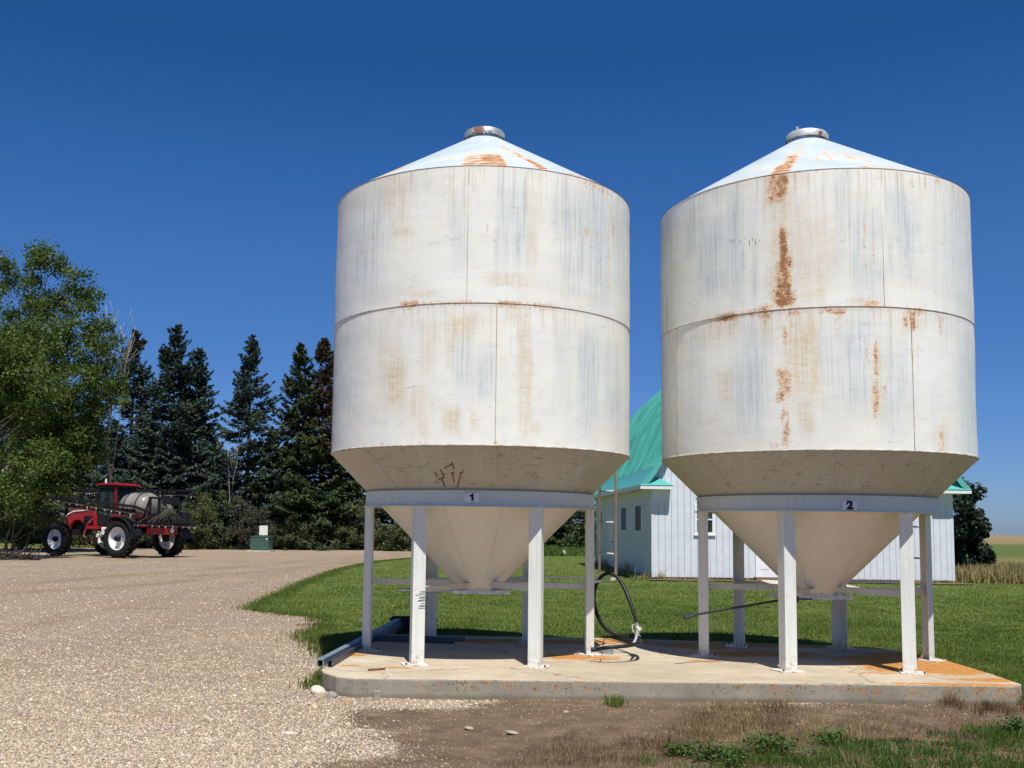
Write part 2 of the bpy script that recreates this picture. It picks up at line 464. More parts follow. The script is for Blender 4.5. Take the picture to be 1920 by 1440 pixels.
for (x, y, rx, ry, s) in [(1085, 1232, .5, .36, 1.0), (1170, 1200, .42, .5, 1.1), (1420, 1226, .9, .42, .95), (1300, 1212, .6, .45, .8), (1770, 1250, 1.25, .85, 1.15), (1690, 1238, .9, .6, 1.1), (1850, 1275, .6, .2, .75), (1800, 1283, .9, .10, .9), (1000, 1203, 2.0, .32, .95), (1450, 1210, 2.2, .34, 1.0), (1690, 1228, .6, .35, 1.0),
                          (665, 1228, .22, .16, .75), (655, 1248, .2, .12, .7), (745, 1252, .25, .1, .65), (1330, 1240, .5, .12, .5), (1640, 1262, .6, .12, .55)]:
    cc = gp(x, y, PADZ)
    v = n.vmath('MULTIPLY', n.vmath('SUBTRACT', P, (cc[0], cc[1], PADZ)), (1 / rx, 1 / ry, 0))
    m = n.math('MULTIPLY', n.ss(n.vmath('LENGTH', v), 1.35, .1), s)
    lich = m if lich is None else n.math('MAXIMUM', lich, m)
ln = n.math('ADD', n.math('MULTIPLY', n.noise(P, 3.2, 8, .7), .5), n.math('MULTIPLY', n.noise(P, 19, 5, .75), .5))
lf = n.ss(n.math('ADD', lich, n.math('MULTIPLY', n.math('SUBTRACT', ln, .5), 3.0)), .26, .54)
lc = n.ramp(n.noise(P, 16, 5, .7), [(.3, (.30, .115, .018)), (.5, (.47, .19, .028)), (.72, (.60, .33, .11))])
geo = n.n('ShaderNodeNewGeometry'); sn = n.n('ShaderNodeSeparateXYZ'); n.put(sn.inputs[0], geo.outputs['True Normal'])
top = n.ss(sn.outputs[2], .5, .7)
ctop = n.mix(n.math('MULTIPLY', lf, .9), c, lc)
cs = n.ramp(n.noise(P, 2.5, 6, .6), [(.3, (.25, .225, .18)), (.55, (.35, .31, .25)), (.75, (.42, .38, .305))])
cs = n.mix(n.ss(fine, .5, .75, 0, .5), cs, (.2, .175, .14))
zone = n.noise(n.scale(P, (1, 1, .3)), .75, 3)
hz = n.ss(sp.outputs[2], -.02, .13)
vv = n.noise(P, 24, 6, .75); v2 = n.noise(P, 17, 6, .75)
zn = n.math('MULTIPLY', n.ss(zone, .30, .50), hz)
cs = n.mix(n.math('MULTIPLY', zn, n.ss(vv, .55, .61, 0, .8)), cs, (.11, .08, .055))
rend = n.ss(sp.outputs[0], 4.5, 6.6)
zo = n.math('MAXIMUM', n.math('MULTIPLY', n.ss(zone, .36, .54), hz), n.math('MULTIPLY', rend, .9))
cs = n.mix(n.math('MULTIPLY', zo, n.ss(n.math('ADD', v2, n.math('MULTIPLY', rend, .10)), .55, .61)), cs, lc)
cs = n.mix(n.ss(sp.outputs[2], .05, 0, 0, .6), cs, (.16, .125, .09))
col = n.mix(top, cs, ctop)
n.bump(fine, .35, .01)
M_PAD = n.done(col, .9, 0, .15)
def smooth_poly(poly, it=1):
    poly = [np.array(p) for p in poly]
    for _ in range(it):
        out = []
        for i in range(len(poly)):
            a, b = poly[i], poly[(i + 1) % len(poly)]
            L = np.linalg.norm(b - a); k = min(.25, .12 / L)
            out += [a + (b - a) * k, b - (b - a) * k]
        poly = out
    return poly
pp = smooth_poly(PAD)
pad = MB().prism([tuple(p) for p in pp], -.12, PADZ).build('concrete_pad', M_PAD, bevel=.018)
tag(pad, 'long grey concrete pad with orange lichen under both grain bins', 'concrete pad')

# ================================================================== GRAIN BINS
R = 1.831
ZT, ZM, ZB = CAMZ + 3.93, CAMZ + 2.41, CAMZ + .865          # eave, middle seam, lower rim
RZ0, RZ1, RR = CAMZ + .225, CAMZ + .405, 1.385              # ring
HB, HR = CAMZ - .73, .25                                    # hopper outlet
COLLAR_R = .24
BINS = [(.117, 12.75), (4.21, 12.66)]

def softbox(U, V, u0, u1, v0, v1, eu, ev):
    return smooth01(U, u0 - eu, u0 + eu) * (1 - smooth01(U, u1 - eu, u1 + eu)) * smooth01(V, v0 - ev, v0 + ev) * (1 - smooth01(V, v1 - ev, v1 + ev))

MARKS = [
 dict(
  rust=[(750,565,788,576,1),(788,563,850,570,.55),(850,562,885,572,.7),(932,563,990,575,.9),(990,567,1045,580,.6),(753,576,757,625,.55),(945,570,948,620,.6),(985,572,988,640,.65),(868,570,871,600,.6),(846,570,848,595,.5),(698,380,702,470,.6),(677,440,680,485,.55),(863,445,866,495,.6),(930,457,933,495,.55),(950,345,953,395,.5),(1139,420,1142,580,.55),(739,325,741,400,.6),(748,322,750,390,.55),(757,318,759,370,.45),(1095,425,1104,445,.6),(1146,415,1153,445,.6),(924,826,934,836,.7),(909,424,913,436,.9),(925,446,929,455,.9),(700,830,800,836,.4),(860,568,990,578,.35),(1085,333,1150,360,.5)],
  ochre=[(734,320,769,440,.4),(731,427,772,445,.8),(772,545,819,556,.6),(912,512,1000,536,.6),(985,420,1006,505,.5),(720,330,745,400,.5),(719,676,753,764,1.0),(706,645,750,775,.45),(765,722,800,785,.5),(840,588,888,632,.85),(836,590,850,680,.6),(834,772,865,815,.85),(787,595,819,716,.45),(972,580,996,800,.7),(988,788,1014,812,.6),(884,772,896,805,.5),(784,790,805,825,.5),(950,575,980,610,.5),(990,310,1020,420,.35)],
  blue=[(660,367,724,540,.7),(844,370,874,505,.6),(925,332,955,500,.7),(955,345,990,520,.85),(1040,330,1062,450,.8),(1053,345,1100,540,1.0),(1095,345,1140,560,.95),(1140,380,1172,560,.6),(622,616,669,790,.5),(850,616,900,740,.65),(895,640,930,735,.8),(1037,590,1075,750,.4),(1087,610,1124,800,1.0),(1131,647,1164,805,.7),(635,400,660,600,.4)]),
 dict(
  rust=[(1437,327,1462,372,.9),(1455,322,1480,375,1.1),(1440,365,1472,385,.8),(1459,433,1478,515,1.15),(1457,470,1490,555,1.0),(1448,540,1498,575,1.15),(1340,586,1384,602,1.0),(1420,571,1444,598,.9),(1478,580,1508,593,.9),(1540,578,1594,589,.9),(1618,565,1648,578,.7),(1697,576,1732,590,.85),(1707,583,1717,618,1.1),(1695,585,1702,612,.7),(1760,590,1769,618,.6),(1703,327,1713,352,.6),(1429,590,1434,625,.7),(1466,613,1477,645,.85),(1386,580,1425,595,.6),(1453,684,1479,764,.85),(1466,764,1481,848,.75),(1638,644,1648,710,.95),(1636,712,1650,770,.85),(1657,720,1664,758,.6),(1623,633,1628,702,.6),(1762,808,1772,852,.55),(1617,400,1624,520,.5),(1634,440,1641,500,.5),(1696,470,1699,510,.5),(1400,842,1450,850,.5),(1444,828,1476,848,.5),(1690,590,1694,640,.4),(1732,325,1737,345,.5),(1752,330,1760,350,.5),(1300,845,1500,849,.35),(1310,600,1420,606,.35)],
  ochre=[(1437,320,1490,440,.75),(1440,410,1480,600,.8),(1478,395,1555,560,.5),(1505,540,1555,562,.6),(1475,590,1540,745,.95),(1497,742,1528,815,.6),(1348,700,1374,745,.65),(1430,330,1440,380,.5),(1325,592,1390,625,.5),(1415,590,1520,640,.5),(1630,640,1665,770,.45),(1590,560,1640,580,.6),(1690,590,1730,620,.6),(1755,790,1780,855,.5),(1485,320,1520,360,.4)],
  blue=[(1283,380,1314,475,.55),(1313,427,1362,550,.8),(1367,363,1393,555,.85),(1407,395,1421,560,.5),(1560,320,1600,500,.6),(1590,380,1655,560,.8),(1667,360,1713,510,.85),(1768,340,1818,610,.5),(1377,630,1437,800,.8),(1541,607,1590,780,.6),(1585,610,1632,770,.95),(1640,625,1712,800,.7),(1796,630,1830,850,.6),(1290,640,1320,800,.4)])]
ROOFMARKS = [     # azimuth from, to, radius from, to, strength: stains on the roof sheets
 [(261, 269, 1.35, 1.84, .95), (267, 278, 1.28, 1.84, 1.1), (258, 266, 1.15, 1.4, .5), (283, 288, .78, 1.05, .7), (286, 291.5, 1.0, 1.4, .85), (288.5, 293.5, 1.35, 1.84, 1.1), (224, 234, 1.35, 1.84, .7), (245, 258, 1.3, 1.6, .35), (300, 335, 1.72, 1.84, .9), (20, 60, 1.1, 1.8, .8), (120, 150, 1.2, 1.8, .8)],
 [(238.5, 246, 1.45, 1.84, 1.2), (240, 246.5, 1.05, 1.5, 1.0), (242, 247, .6, 1.05, .6), (247, 250, .9, 1.3, .45), (254.5, 258, 1.2, 1.5, .7), (260.5, 263, 1.0, 1.5, .75), (264, 268, 1.05, 1.3, .6), (270, 274.5, 1.1, 1.45, .8), (275, 279, 1.15, 1.6, .65), (268, 300, 1.74, 1.84, .85), (225, 232, 1.3, 1.5, .5), (218, 236, 1.72, 1.84, .6), (30, 55, 1.0, 1.8, .8)]]

def paint_nodes(nm, uvw, roof=False, cracks=1.0, hopper=False):
    n = NT(nm)
    uv = n.attr('uvw', True)
    rust, ochre, blue = n.attr('rust'), n.attr('ochre'), n.attr('blue')
    st = n.noise(n.scale(uv, (9, .55, 1)), 1, 5, .6)            # long vertical streaks
    st2 = n.noise(n.scale(uv, (38, 1.2, 1)), 1, 4, .6)
    fib = n.noise(n.scale(uv, (7, 42, 1)), 1, 5, .65)
    blot = n.noise(uv, 1.5, 5, .6); fine = n.noise(uv, 60, 5, .75); med = n.noise(uv, 16, 7, .75)
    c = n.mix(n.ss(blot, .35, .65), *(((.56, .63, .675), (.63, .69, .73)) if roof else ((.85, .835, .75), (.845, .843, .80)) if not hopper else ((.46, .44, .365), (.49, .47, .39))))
    c = n.mix(n.math('MULTIPLY', n.ss(st, .50, .74), .26), c, (.66, .71, .75))
    c = n.mix(n.math('MULTIPLY', n.ss(st2, .56, .76), .22), c, (.66, .62, .53))
    c = n.mix(n.math('MULTIPLY', n.ss(fib, .5, .75), .16), c, (.60, .53, .42))
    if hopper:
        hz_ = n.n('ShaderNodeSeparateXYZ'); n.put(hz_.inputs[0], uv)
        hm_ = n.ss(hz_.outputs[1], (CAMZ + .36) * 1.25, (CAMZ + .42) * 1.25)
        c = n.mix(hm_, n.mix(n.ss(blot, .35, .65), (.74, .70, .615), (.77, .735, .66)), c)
    # thin bluish grey primer showing through
    bt = n.math('MULTIPLY', blue, n.ss(st, .18, .50))
    bt = n.math('MULTIPLY', bt, n.math('ADD', .42, n.math('MULTIPLY', n.ss(st2, .38, .62), .58)))
    bsp = n.ss(n.math('ADD', n.math('MULTIPLY', fine, .5), n.math('MULTIPLY', med, .5)), .36, .60)
    c = n.mix(n.math('MULTIPLY', n.math('MULTIPLY', bt, n.math('ADD', .55, n.math('MULTIPLY', bsp, .45))), .74), c, (.40, .495, .565))
    dk = n.math('MULTIPLY', n.math('MULTIPLY', blue, n.ss(st2, .55, .72)), n.ss(fine, .46, .62))
    c = n.mix(n.math('MULTIPLY', dk, .7), c, (.22, .22, .21))
    # ochre wash
    oo = n.math('MULTIPLY', ochre, n.math('ADD', n.math('MULTIPLY', n.ss(fib, .36, .64), .28), n.math('ADD', n.math('MULTIPLY', n.ss(st2, .34, .62), .40), n.math('MULTIPLY', n.ss(med, .36, .60), .32))))
    c = n.mix(n.math('MULTIPLY', oo, .85), c, (.66, .47, .24))
    # rust
    rn = n.math('ADD', n.math('MULTIPLY', n.noise(n.scale(uv, (20, 9, 1)), 1, 8, .75), .6), n.math('MULTIPLY', n.noise(n.scale(uv, (24, 60, 1)), 1, 4, .6), .4))
    if roof: rn = n.math('ADD', n.math('MULTIPLY', n.noise(n.scale(uv, (9, 5, 1)), 1, 7, .72), .75), n.math('MULTIPLY', rn, .25))
    rm = n.math('ADD', n.math('MULTIPLY', rust, .78), n.math('MULTIPLY', n.math('SUBTRACT', rn, .5), 3.6))
    halo = n.math('MULTIPLY', n.ss(rm, .22, .62), n.ss(rust, .02, .2))
    core = n.math('MULTIPLY', n.ss(rm, .62, .92), n.ss(rust, .05, .3))
    c = n.mix(n.math('MULTIPLY', halo, .66), c, (.66, .37, .16))
    c = n.mix(n.math('MULTIPLY', core, .88), c, n.mix(n.ss(med, .4, .65), (.40, .155, .055), (.20, .075, .035)))
    # fine horizontal paint cracks
    wv = n.vmath('ADD', n.scale(uv, (3.4, 20, 1) if hopper else (2.6, 17, 1)), n.scale(n.noise(uv, 3.2, 3, out=1), 2.2))
    cr = n.noise(wv, 1.0, 3, .5)
    line = n.ss(n.math('ABSOLUTE', n.math('SUBTRACT', cr, .5)), .017 if hopper else .010, .005)
    gate = n.ss(n.noise(uv, 5.5, 4, .7), .52 - .06 * cracks, .62)
    if hopper: gate = n.math('MULTIPLY', n.ss(n.noise(uv, 7, 4, .7), .49, .57), n.math('ADD', n.math('MULTIPLY', hm_, .85), .15))
    crk = n.math('MULTIPLY', line, gate)
    c = n.mix(n.math('MULTIPLY', crk, .32 if not hopper else .80), c, (.30, .25, .19) if not hopper else (.16, .12, .085))
    if not roof and not hopper:
        # rusty weld lines and drips under the seams
        sm = n.attr('seam')
        c = n.mix(n.math('MULTIPLY', n.ss(sm, .55, .8), n.math('ADD', .35, n.math('MULTIPLY', n.ss(med, .4, .6), .6))), c, (.17, .105, .07))
        dr = n.attr('drip')
        c = n.mix(n.math('MULTIPLY', n.math('MULTIPLY', dr, n.ss(st2, .52, .66)), .62), c, (.56, .40, .22))
    n.bump(n.math('ADD', n.math('MULTIPLY', n.noise(n.scale(uv, (1.4, 2.2, 1)), 1, 2), 1.0), n.math('MULTIPLY', crk, -.08)), .25, .05)
    return n.done(c, n.math('ADD', .42, n.math('MULTIPLY', halo, .4)) , 0, .35)

M_SHELL = paint_nodes('weathered_white_bin_paint', None)
M_ROOFP = paint_nodes('weathered_white_roof_paint', None, roof=True, cracks=.2)
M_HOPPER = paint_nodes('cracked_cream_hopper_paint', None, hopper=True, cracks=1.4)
def leg_paint(nm, base, blue, rustamt):
    n = NT(nm); p = n.obj()
    st = n.noise(n.scale(p, (26, 26, 1.6)), 1, 5, .65); f = n.noise(n.scale(p, (60, 60, 14)), 1, 6, .75)
    c = n.mix(n.ss(st, .45, .66, 0, .62), base, blue)
    c = n.mix(n.ss(f, .60, .72, 0, .35), c, (.42, .36, .28))
    sp = n.n('ShaderNodeSeparateXYZ'); n.put(sp.inputs[0], p)
    low = n.ss(sp.outputs[2], .25, 0.0)
    rn = n.noise(p, 22, 7, .75)
    c = n.mix(n.math('MULTIPLY', low, n.ss(n.noise(p, 9, 6, .7), .40, .62, 0, .5)), c, (.40, .33, .25))
    rf = n.ss(n.math('ADD', rn, n.math('MULTIPLY', low, .12)), .66 - rustamt, .74 - rustamt)
    c = n.mix(n.math('MULTIPLY', rf, .8), c, (.40, .19, .085))
    n.bump(f, .08, .01)
    return n.done(c, .5, 0, .35)
M_LEG = leg_paint('chalky_white_leg_paint', (.79, .79, .735), (.59, .65, .66), .035)
M_RING = leg_paint('bluish_white_ring_paint', (.64, .69, .665), (.53, .60, .60), .03)
M_BRACE = leg_paint('brace_paint', (.62, .60, .55), (.48, .47, .45), .06)
M_LADDER = leg_paint('ladder_paint', (.78, .75, .68), (.66, .60, .50), .09)
M_GALV = simple('galvanised_metal', (.58, .61, .62), .35, .75, .22, 14, .5, dirt=(.30, .22, .15))
n = NT('galvanised_lid_with_rust'); p_ = n.obj()
dv = n.vmath('LENGTH', n.vmath('MULTIPLY', n.vmath('SUBTRACT', p_, (-.075, -.25, 6.4)), (1, 1, 0)))
rm_ = n.ss(n.math('ADD', n.math('SUBTRACT', .10, dv), n.math('MULTIPLY', n.math('SUBTRACT', n.noise(p_, 16, 6, .7), .5), .22)), -.02, .06)
M_RUSTLID = n.done(n.mix(rm_, n.mix(n.ss(n.noise(p_, 9, 4), .4, .6), (.50, .54, .55), (.70, .73, .73)), (.22, .10, .07)), n.math('ADD', .35, n.math('MULTIPLY', rm_, .4)), n.math('MULTIPLY', n.math('SUBTRACT', 1.0, rm_), .55), .5)
M_LIDW = simple('chalky_lid', (.54, .56, .55), .45, .35, .18, 12, .4, dirt=(.38, .33, .27))
M_PLATE = simple('number_plate_white', (.78, .79, .84), .4, 0, .04)
M_NAVY = simple('number_navy', (.012, .010, .055), .5, 0, .1)
M_BLACK = simple('black_scuff', (.02, .02, .022), .8)
M_RUST = simple('plain_rust', (.24, .10, .05), .85, .1, .4, 30)
M_DARKSTEEL = simple('dark_steel', (.055, .06, .07), .5, .4, .3, 20)

def text_mesh(txt, size, extrude, mat, name, parent, offset=0.0):
    cu = bpy.data.curves.new('lettering', 'FONT'); cu.body = txt; cu.size = size; cu.extrude = extrude; cu.offset = offset
    cu.align_x = 'CENTER'; cu.align_y = 'CENTER'
    to = bpy.data.objects.new('lettering', cu); COL.objects.link(to)
    bpy.context.view_layer.update()
    dg = bpy.context.evaluated_depsgraph_get()
    me = bpy.data.meshes.new_from_object(to.evaluated_get(dg))
    bpy.data.objects.remove(to); bpy.data.curves.remove(cu)
    me.name = name; me.materials.clear(); me.materials.append(mat)
    o = bpy.data.objects.new(name, me); COL.objects.link(o); o.parent = parent
    return o

def make_bin(k):
    cx, cy = BINS[k]
    lab = ['white hopper grain bin with number 1 plate, rust-brown filler cap on top',
           'white hopper grain bin with number 2 plate and a long vertical rust stain'][k]
    root = empty('grain_bin', (cx, cy, PADZ))
    tag(root, lab, 'grain bin', 'white steel hopper grain bins on the concrete pad')
    L = lambda z: z - PADZ
    # ---- shell
    nu, nv = 440, 110
    th = np.linspace(math.pi / 2, math.pi / 2 + 2 * math.pi, nu + 1)     # starts at the back
    vz = np.linspace(ZB, ZT, nv + 1)
    mi = np.argmin(abs(vz - ZM)); vz[mi] = ZM
    TH, VZ = np.meshgrid(th, vz)
    U = (TH - 1.5 * math.pi) * R; V = VZ
    # gentle oil-canning and the lap at the middle seam
    pn = np.stack([U.ravel(), V.ravel()], 1) + 40 + 17 * k
    rr = R + ((vnoise(pn * [1, 1.2], .9, 20 + k) - .5) * .014 + (vnoise(pn, 2.6, 30 + k) - .5) * .004).reshape(U.shape) * np.minimum(1, np.minimum(abs(V - ZB), np.minimum(abs(V - ZT), abs(V - ZM) + .02)) / .25)
    rr = np.where(V < ZM - .005, rr - .004, rr)
    X, Y = rr * np.cos(TH), rr * np.sin(TH)
    at_ = {}
    mk = MARKS[k]
    jit = (vnoise(pn, 3.5, 50 + k) - .5).reshape(U.shape)
    for key in ('rust', 'ochre', 'blue'):
        A = np.zeros_like(U)
        for (x0, y0, x1, y1, s) in mk[key]:
            a0, z1 = cylhit(x0, (y0 + y1) / 2, cx, cy, R); a1, _ = cylhit(x1, (y0 + y1) / 2, cx, cy, R)
            am, z1 = cylhit((x0 + x1) / 2, y0, cx, cy, R); am, z0 = cylhit((x0 + x1) / 2, y1, cx, cy, R)
            u0, u1 = sorted(((a0 - 1.5 * math.pi) * R, (a1 - 1.5 * math.pi) * R))
            eu = max(.014, (u1 - u0) * .28); ev = max(.012, (z1 - z0) * (.22 if key == 'rust' else .3))
            A = np.maximum(A, s * softbox(U + jit * min(.10, eu * 1.4), V + jit[:, ::-1] * min(.2, ev), u0, u1, z0, z1, eu, ev))
        if key == 'rust':
            sv = np.clip((vnoise(np.stack([U.ravel() * 16 + 90, V.ravel() * .5 + 90], 1), 1.0, 91 + k) - .45) * 3, 0, 1).reshape(U.shape)
            for (x0, y0, x1, y1, s) in mk['rust']:
                a0, z0 = cylhit(x0, y1, cx, cy, R); a1, _ = cylhit(x1, y1, cx, cy, R)
                u0, u1 = sorted(((a0 - 1.5 * math.pi) * R, (a1 - 1.5 * math.pi) * R))
                Lt = .12 + .22 * s
                A = np.maximum(A, s * .62 * sv * softbox(U, V, u0, u1, -99, 99, .02, .1) * np.where(V < z0 + .02, np.exp(-np.maximum(0, z0 - V) / Lt * 1.8), 0))
            A = np.maximum(A, .5 * np.clip(1 - (ZT - V) / .035, 0, 1) * (.35 + vnoise(pn, 2.2, 61 + k).reshape(U.shape)))
            A = np.maximum(A, .42 * np.exp(-((V - ZM) / .03)**2) * vnoise(pn, 3.0, 71 + k).reshape(U.shape))
            A = np.maximum(A, .5 * np.clip(1 - (V - ZB) / .04, 0, 1) * vnoise(pn, 5.0, 81 + k).reshape(U.shape))
        at_[key] = A.ravel()
    seam = np.exp(-((V - ZM) / .016)**2)
    if k == 0: su, sl = 877, 930
    else: su, sl = 1655, 1712
    u_up = (cylhit(su, 440, cx, cy, R)[0] - 1.5 * math.pi) * R; u_lo = (cylhit(sl, 720, cx, cy, R)[0] - 1.5 * math.pi) * R
    drip = np.zeros_like(U)
    for zt, dep in ((ZT, .55), (ZM, .4)):
        drip = np.maximum(drip, np.where(V < zt, np.exp(-(zt - V) / dep * 1.6), 0) * .8)
    at_['seam'] = seam.ravel() * .0; at_['drip'] = drip.ravel()
    at_['uvw'] = np.stack([U.ravel() + 30 * k, V.ravel(), np.full(U.size, 3.7 * k)], 1)
    Vv = np.stack([X.ravel(), Y.ravel(), (VZ - PADZ).ravel()], 1)
    ii = np.arange((nu + 1) * (nv + 1)).reshape(nv + 1, nu + 1)
    Fq = np.stack([ii[:-1, :-1], ii[:-1, 1:], ii[1:, 1:], ii[1:, :-1]], -1).reshape(-1, 4)
    shell = mesh_np('shell', Vv, Fq, M_SHELL, root, True, at_)
    # weld beads (vertical lap seams, staggered between the two courses)
    wb = MB()
    def bead(u, z0, z1):
        a = u / R + 1.5 * math.pi; p = []
        for i in range(25):
            z = z0 + (z1 - z0) * i / 24
            p.append(((R + .001) * math.cos(a), (R + .001) * math.sin(a), L(z)))
        MB().tube(p, .0030, 6).build('weld_seam', M_SEAM, root, True)
    for j in range(4):
        bead(u_up + j * 2 * math.pi * R / 4, ZM, ZT - .01); bead(u_lo + j * 2 * math.pi * R / 4, ZB + .01, ZM)
    wb.tube([((R + .001) * math.cos(a), (R + .001) * math.sin(a), L(ZM)) for a in np.linspace(0, 2 * math.pi, 180)], .0045, 6)
    wb.build('girth_seam', M_SEAM, root, True)
    if k == 1:
        rt_ = random.Random(4)
        for i in range(24):
            px = 1372 + i * 6.3 + rt_.uniform(-2, 2); py = 452 - (px - 1372) * .10 + rt_.uniform(-3, 3)
            a, z = cylhit(px, py, cx, cy, R); hh = rt_.uniform(.015, .06) * (1.2 if 1400 < px < 1500 else .5)
            MB().bar(((R + .002) * math.cos(a), (R + .002) * math.sin(a), L(z) - hh), ((R + .002) * math.cos(a), (R + .002) * math.sin(a), L(z)), .007, .004, (math.cos(a), math.sin(a), 0)).build('rust_tick', M_SCRAPE, root)
    # lower rim lip
    MB().lathe([(R - .012, L(ZB) - .004), (R + .004, L(ZB) - .006), (R + .006, L(ZB) + .012), (R - .002, L(ZB) + .016)], 160).build('rim', M_RIM, root, True)
    # ---- roof cone
    zc = CAMZ + 3.93 + (R - COLLAR_R) * ROOF_T
    nu2, nv2 = 300, 60
    th = np.linspace(math.pi / 2, math.pi / 2 + 2 * math.pi, nu2 + 1); rv = np.linspace(R + .005, COLLAR_R - .02, nv2 + 1)
    TH, RV = np.meshgrid(th, rv)
    Z = ZT + .004 + (R - RV) * ROOF_T
    Ur = (TH - 1.5 * math.pi) * RV; Vr = RV * 1.1
    A = np.zeros_like(Ur)
    for (x0, y0, x1, y1, s) in ROOFMARKS[k]:
        A = np.maximum(A, s * softbox(TH % (2 * math.pi), RV, R_(x0), R_(y0), x1, y1, R_(1.2), .07))
    A = np.maximum(A, .55 * smooth01(RV, R - .09, R) * vnoise(np.stack([Ur.ravel() + 50, Vr.ravel()], 1), 2.2, 8 + k).reshape(Ur.shape))
    sw = TH * 1.0 + (R - RV) * .9 * (1 if k else -1)                     # stains trail round the cone in arcs
    at2 = dict(rust=A.ravel(), ochre=(A * .22).ravel(), blue=(1.0 * vnoise(np.stack([sw.ravel() * 3 + 40, Vr.ravel() * .8 + 40], 1), 1.6, 15 + k)),
               uvw=np.stack([sw.ravel() * 1.1 + 9 * k, Vr.ravel() * 2.0, np.full(A.size, 1. + k)], 1))
    ii = np.arange((nu2 + 1) * (nv2 + 1)).reshape(nv2 + 1, nu2 + 1)
    Fq = np.stack([ii[:-1, :-1], ii[:-1, 1:], ii[1:, 1:], ii[1:, :-1]], -1).reshape(-1, 4)
    roof = mesh_np('roof', np.stack([(RV * np.cos(TH)).ravel(), (RV * np.sin(TH)).ravel(), (Z - PADZ).ravel()], 1), Fq, M_ROOFP, root, True, at2)
    # collar and cap
    zc0 = L(zc) - .05
    MB().lathe([(COLLAR_R - .01, zc0), (COLLAR_R - .01, zc0 + .10), (COLLAR_R, zc0 + .10), (COLLAR_R, zc0 + .13), (COLLAR_R - .03, zc0 + .13)], 48).build('collar', M_GALV, root, 'auto')
    tilt = Matrix.Rotation(R_(2.5), 3, 'Y') if k else Matrix.Identity(3)
    cap = MB().lathe([(COLLAR_R + .018, -.035), (COLLAR_R + .02, .03), (COLLAR_R + .0, .058), (.1, .075), (.001, .08)], 48, c=(0, 0, zc0 + .12), rot=tilt).build('cap', M_LIDW if k else M_RUSTLID, root, 'auto')
    if k:
        MB().bar((-.11, 0, zc0 + .17), (-.125, 0, zc0 + .29), .012, .03).build('latch', M_GALV, root)
        MB().boxz(.06, .10, -COLLAR_R - .035, -COLLAR_R - .02, zc0 + .08, zc0 + .125).build('hinge', M_RUST, root)
    else:
        MB().bar((-.16, -COLLAR_R * .75 - .03, zc0 + .115), (.10, -COLLAR_R - .022, zc0 + .115), .014, .012).bar((-.01, -COLLAR_R - .028, zc0 + .06), (-.01, -COLLAR_R - .03, zc0 + .16), .012, .012).build('latch', M_LIDW, root)
        MB().bar((.05, 0, zc0 + .2), (.09, 0, zc0 + .225), .015, .015).build('handle', M_RUST, root)
    # ---- hopper cone
    nu3 = 260; rvs = np.concatenate([np.linspace(R - .006, RR - .02, 24), np.linspace(RR - .04, HR, 40)])
    TH, RV = np.meshgrid(np.linspace(math.pi / 2, math.pi / 2 + 2 * math.pi, nu3 + 1), rvs)
    Zh = ZB - (R - RV) * (ZB - HB) / (R - HR)
    Ur = (TH - 1.5 * math.pi) * (RV * .5 + .6); Vr = Zh * 1.25
    A = np.zeros_like(Ur)
    A = .55 * smooth01(RV, R - .05, R) * (vnoise(np.stack([Ur.ravel() + 50, Vr.ravel()], 1), 4, 18 + k).reshape(Ur.shape))
    upper = smooth01(RV, RR - .1, RR)
    bl = .15 * np.ones_like(Ur)
    at3 = dict(rust=A.ravel(), ochre=.25 * (vnoise(np.stack([Ur.ravel() * 3, Vr.ravel()], 1) + 70, 1.5, 3 + k)), blue=bl.ravel() * 0,
               uvw=np.stack([Ur.ravel() + 20 * k + 7, Vr.ravel(), np.full(A.size, 8. + k)], 1))
    ii = np.arange(TH.size).reshape(TH.shape)
    Fq = np.stack([ii[:-1, :-1], ii[1:, :-1], ii[1:, 1:], ii[:-1, 1:]], -1).reshape(-1, 4)
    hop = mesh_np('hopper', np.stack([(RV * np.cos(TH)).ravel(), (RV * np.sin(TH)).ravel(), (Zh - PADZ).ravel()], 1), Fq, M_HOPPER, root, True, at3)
    for a in ([R_(225), R_(275), R_(318), R_(40), R_(120)] if k == 0 else [R_(212), R_(258), R_(306), R_(30), R_(110)]):
        a2 = a + R_(7)
        p = []
        for r_ in np.linspace(R - .02, RR + .02, 12):
            z = ZB - (R - r_) * (ZB - HB) / (R - HR); aa = a + (a2 - a) * (R - r_) / (R - RR) * .4
            p.append((r_ * math.cos(aa) * 1.001, r_ * math.sin(aa) * 1.001, L(z) - .003))
        MB().tube(p, .006, 5).build('hopper_seam', M_HSEAM, root, True)
    for a in ([R_(250), R_(282), R_(330), R_(60)] if k == 0 else [R_(236), R_(290), R_(320), R_(70)]):
        MB().tube([(r_ * math.cos(a), r_ * math.sin(a), L(ZB - (R - r_) * (ZB - HB) / (R - HR)) - .002) for r_ in np.linspace(RR - .05, HR + .05, 12)], .004, 5).build('hopper_seam', M_CSEAM, root, True)
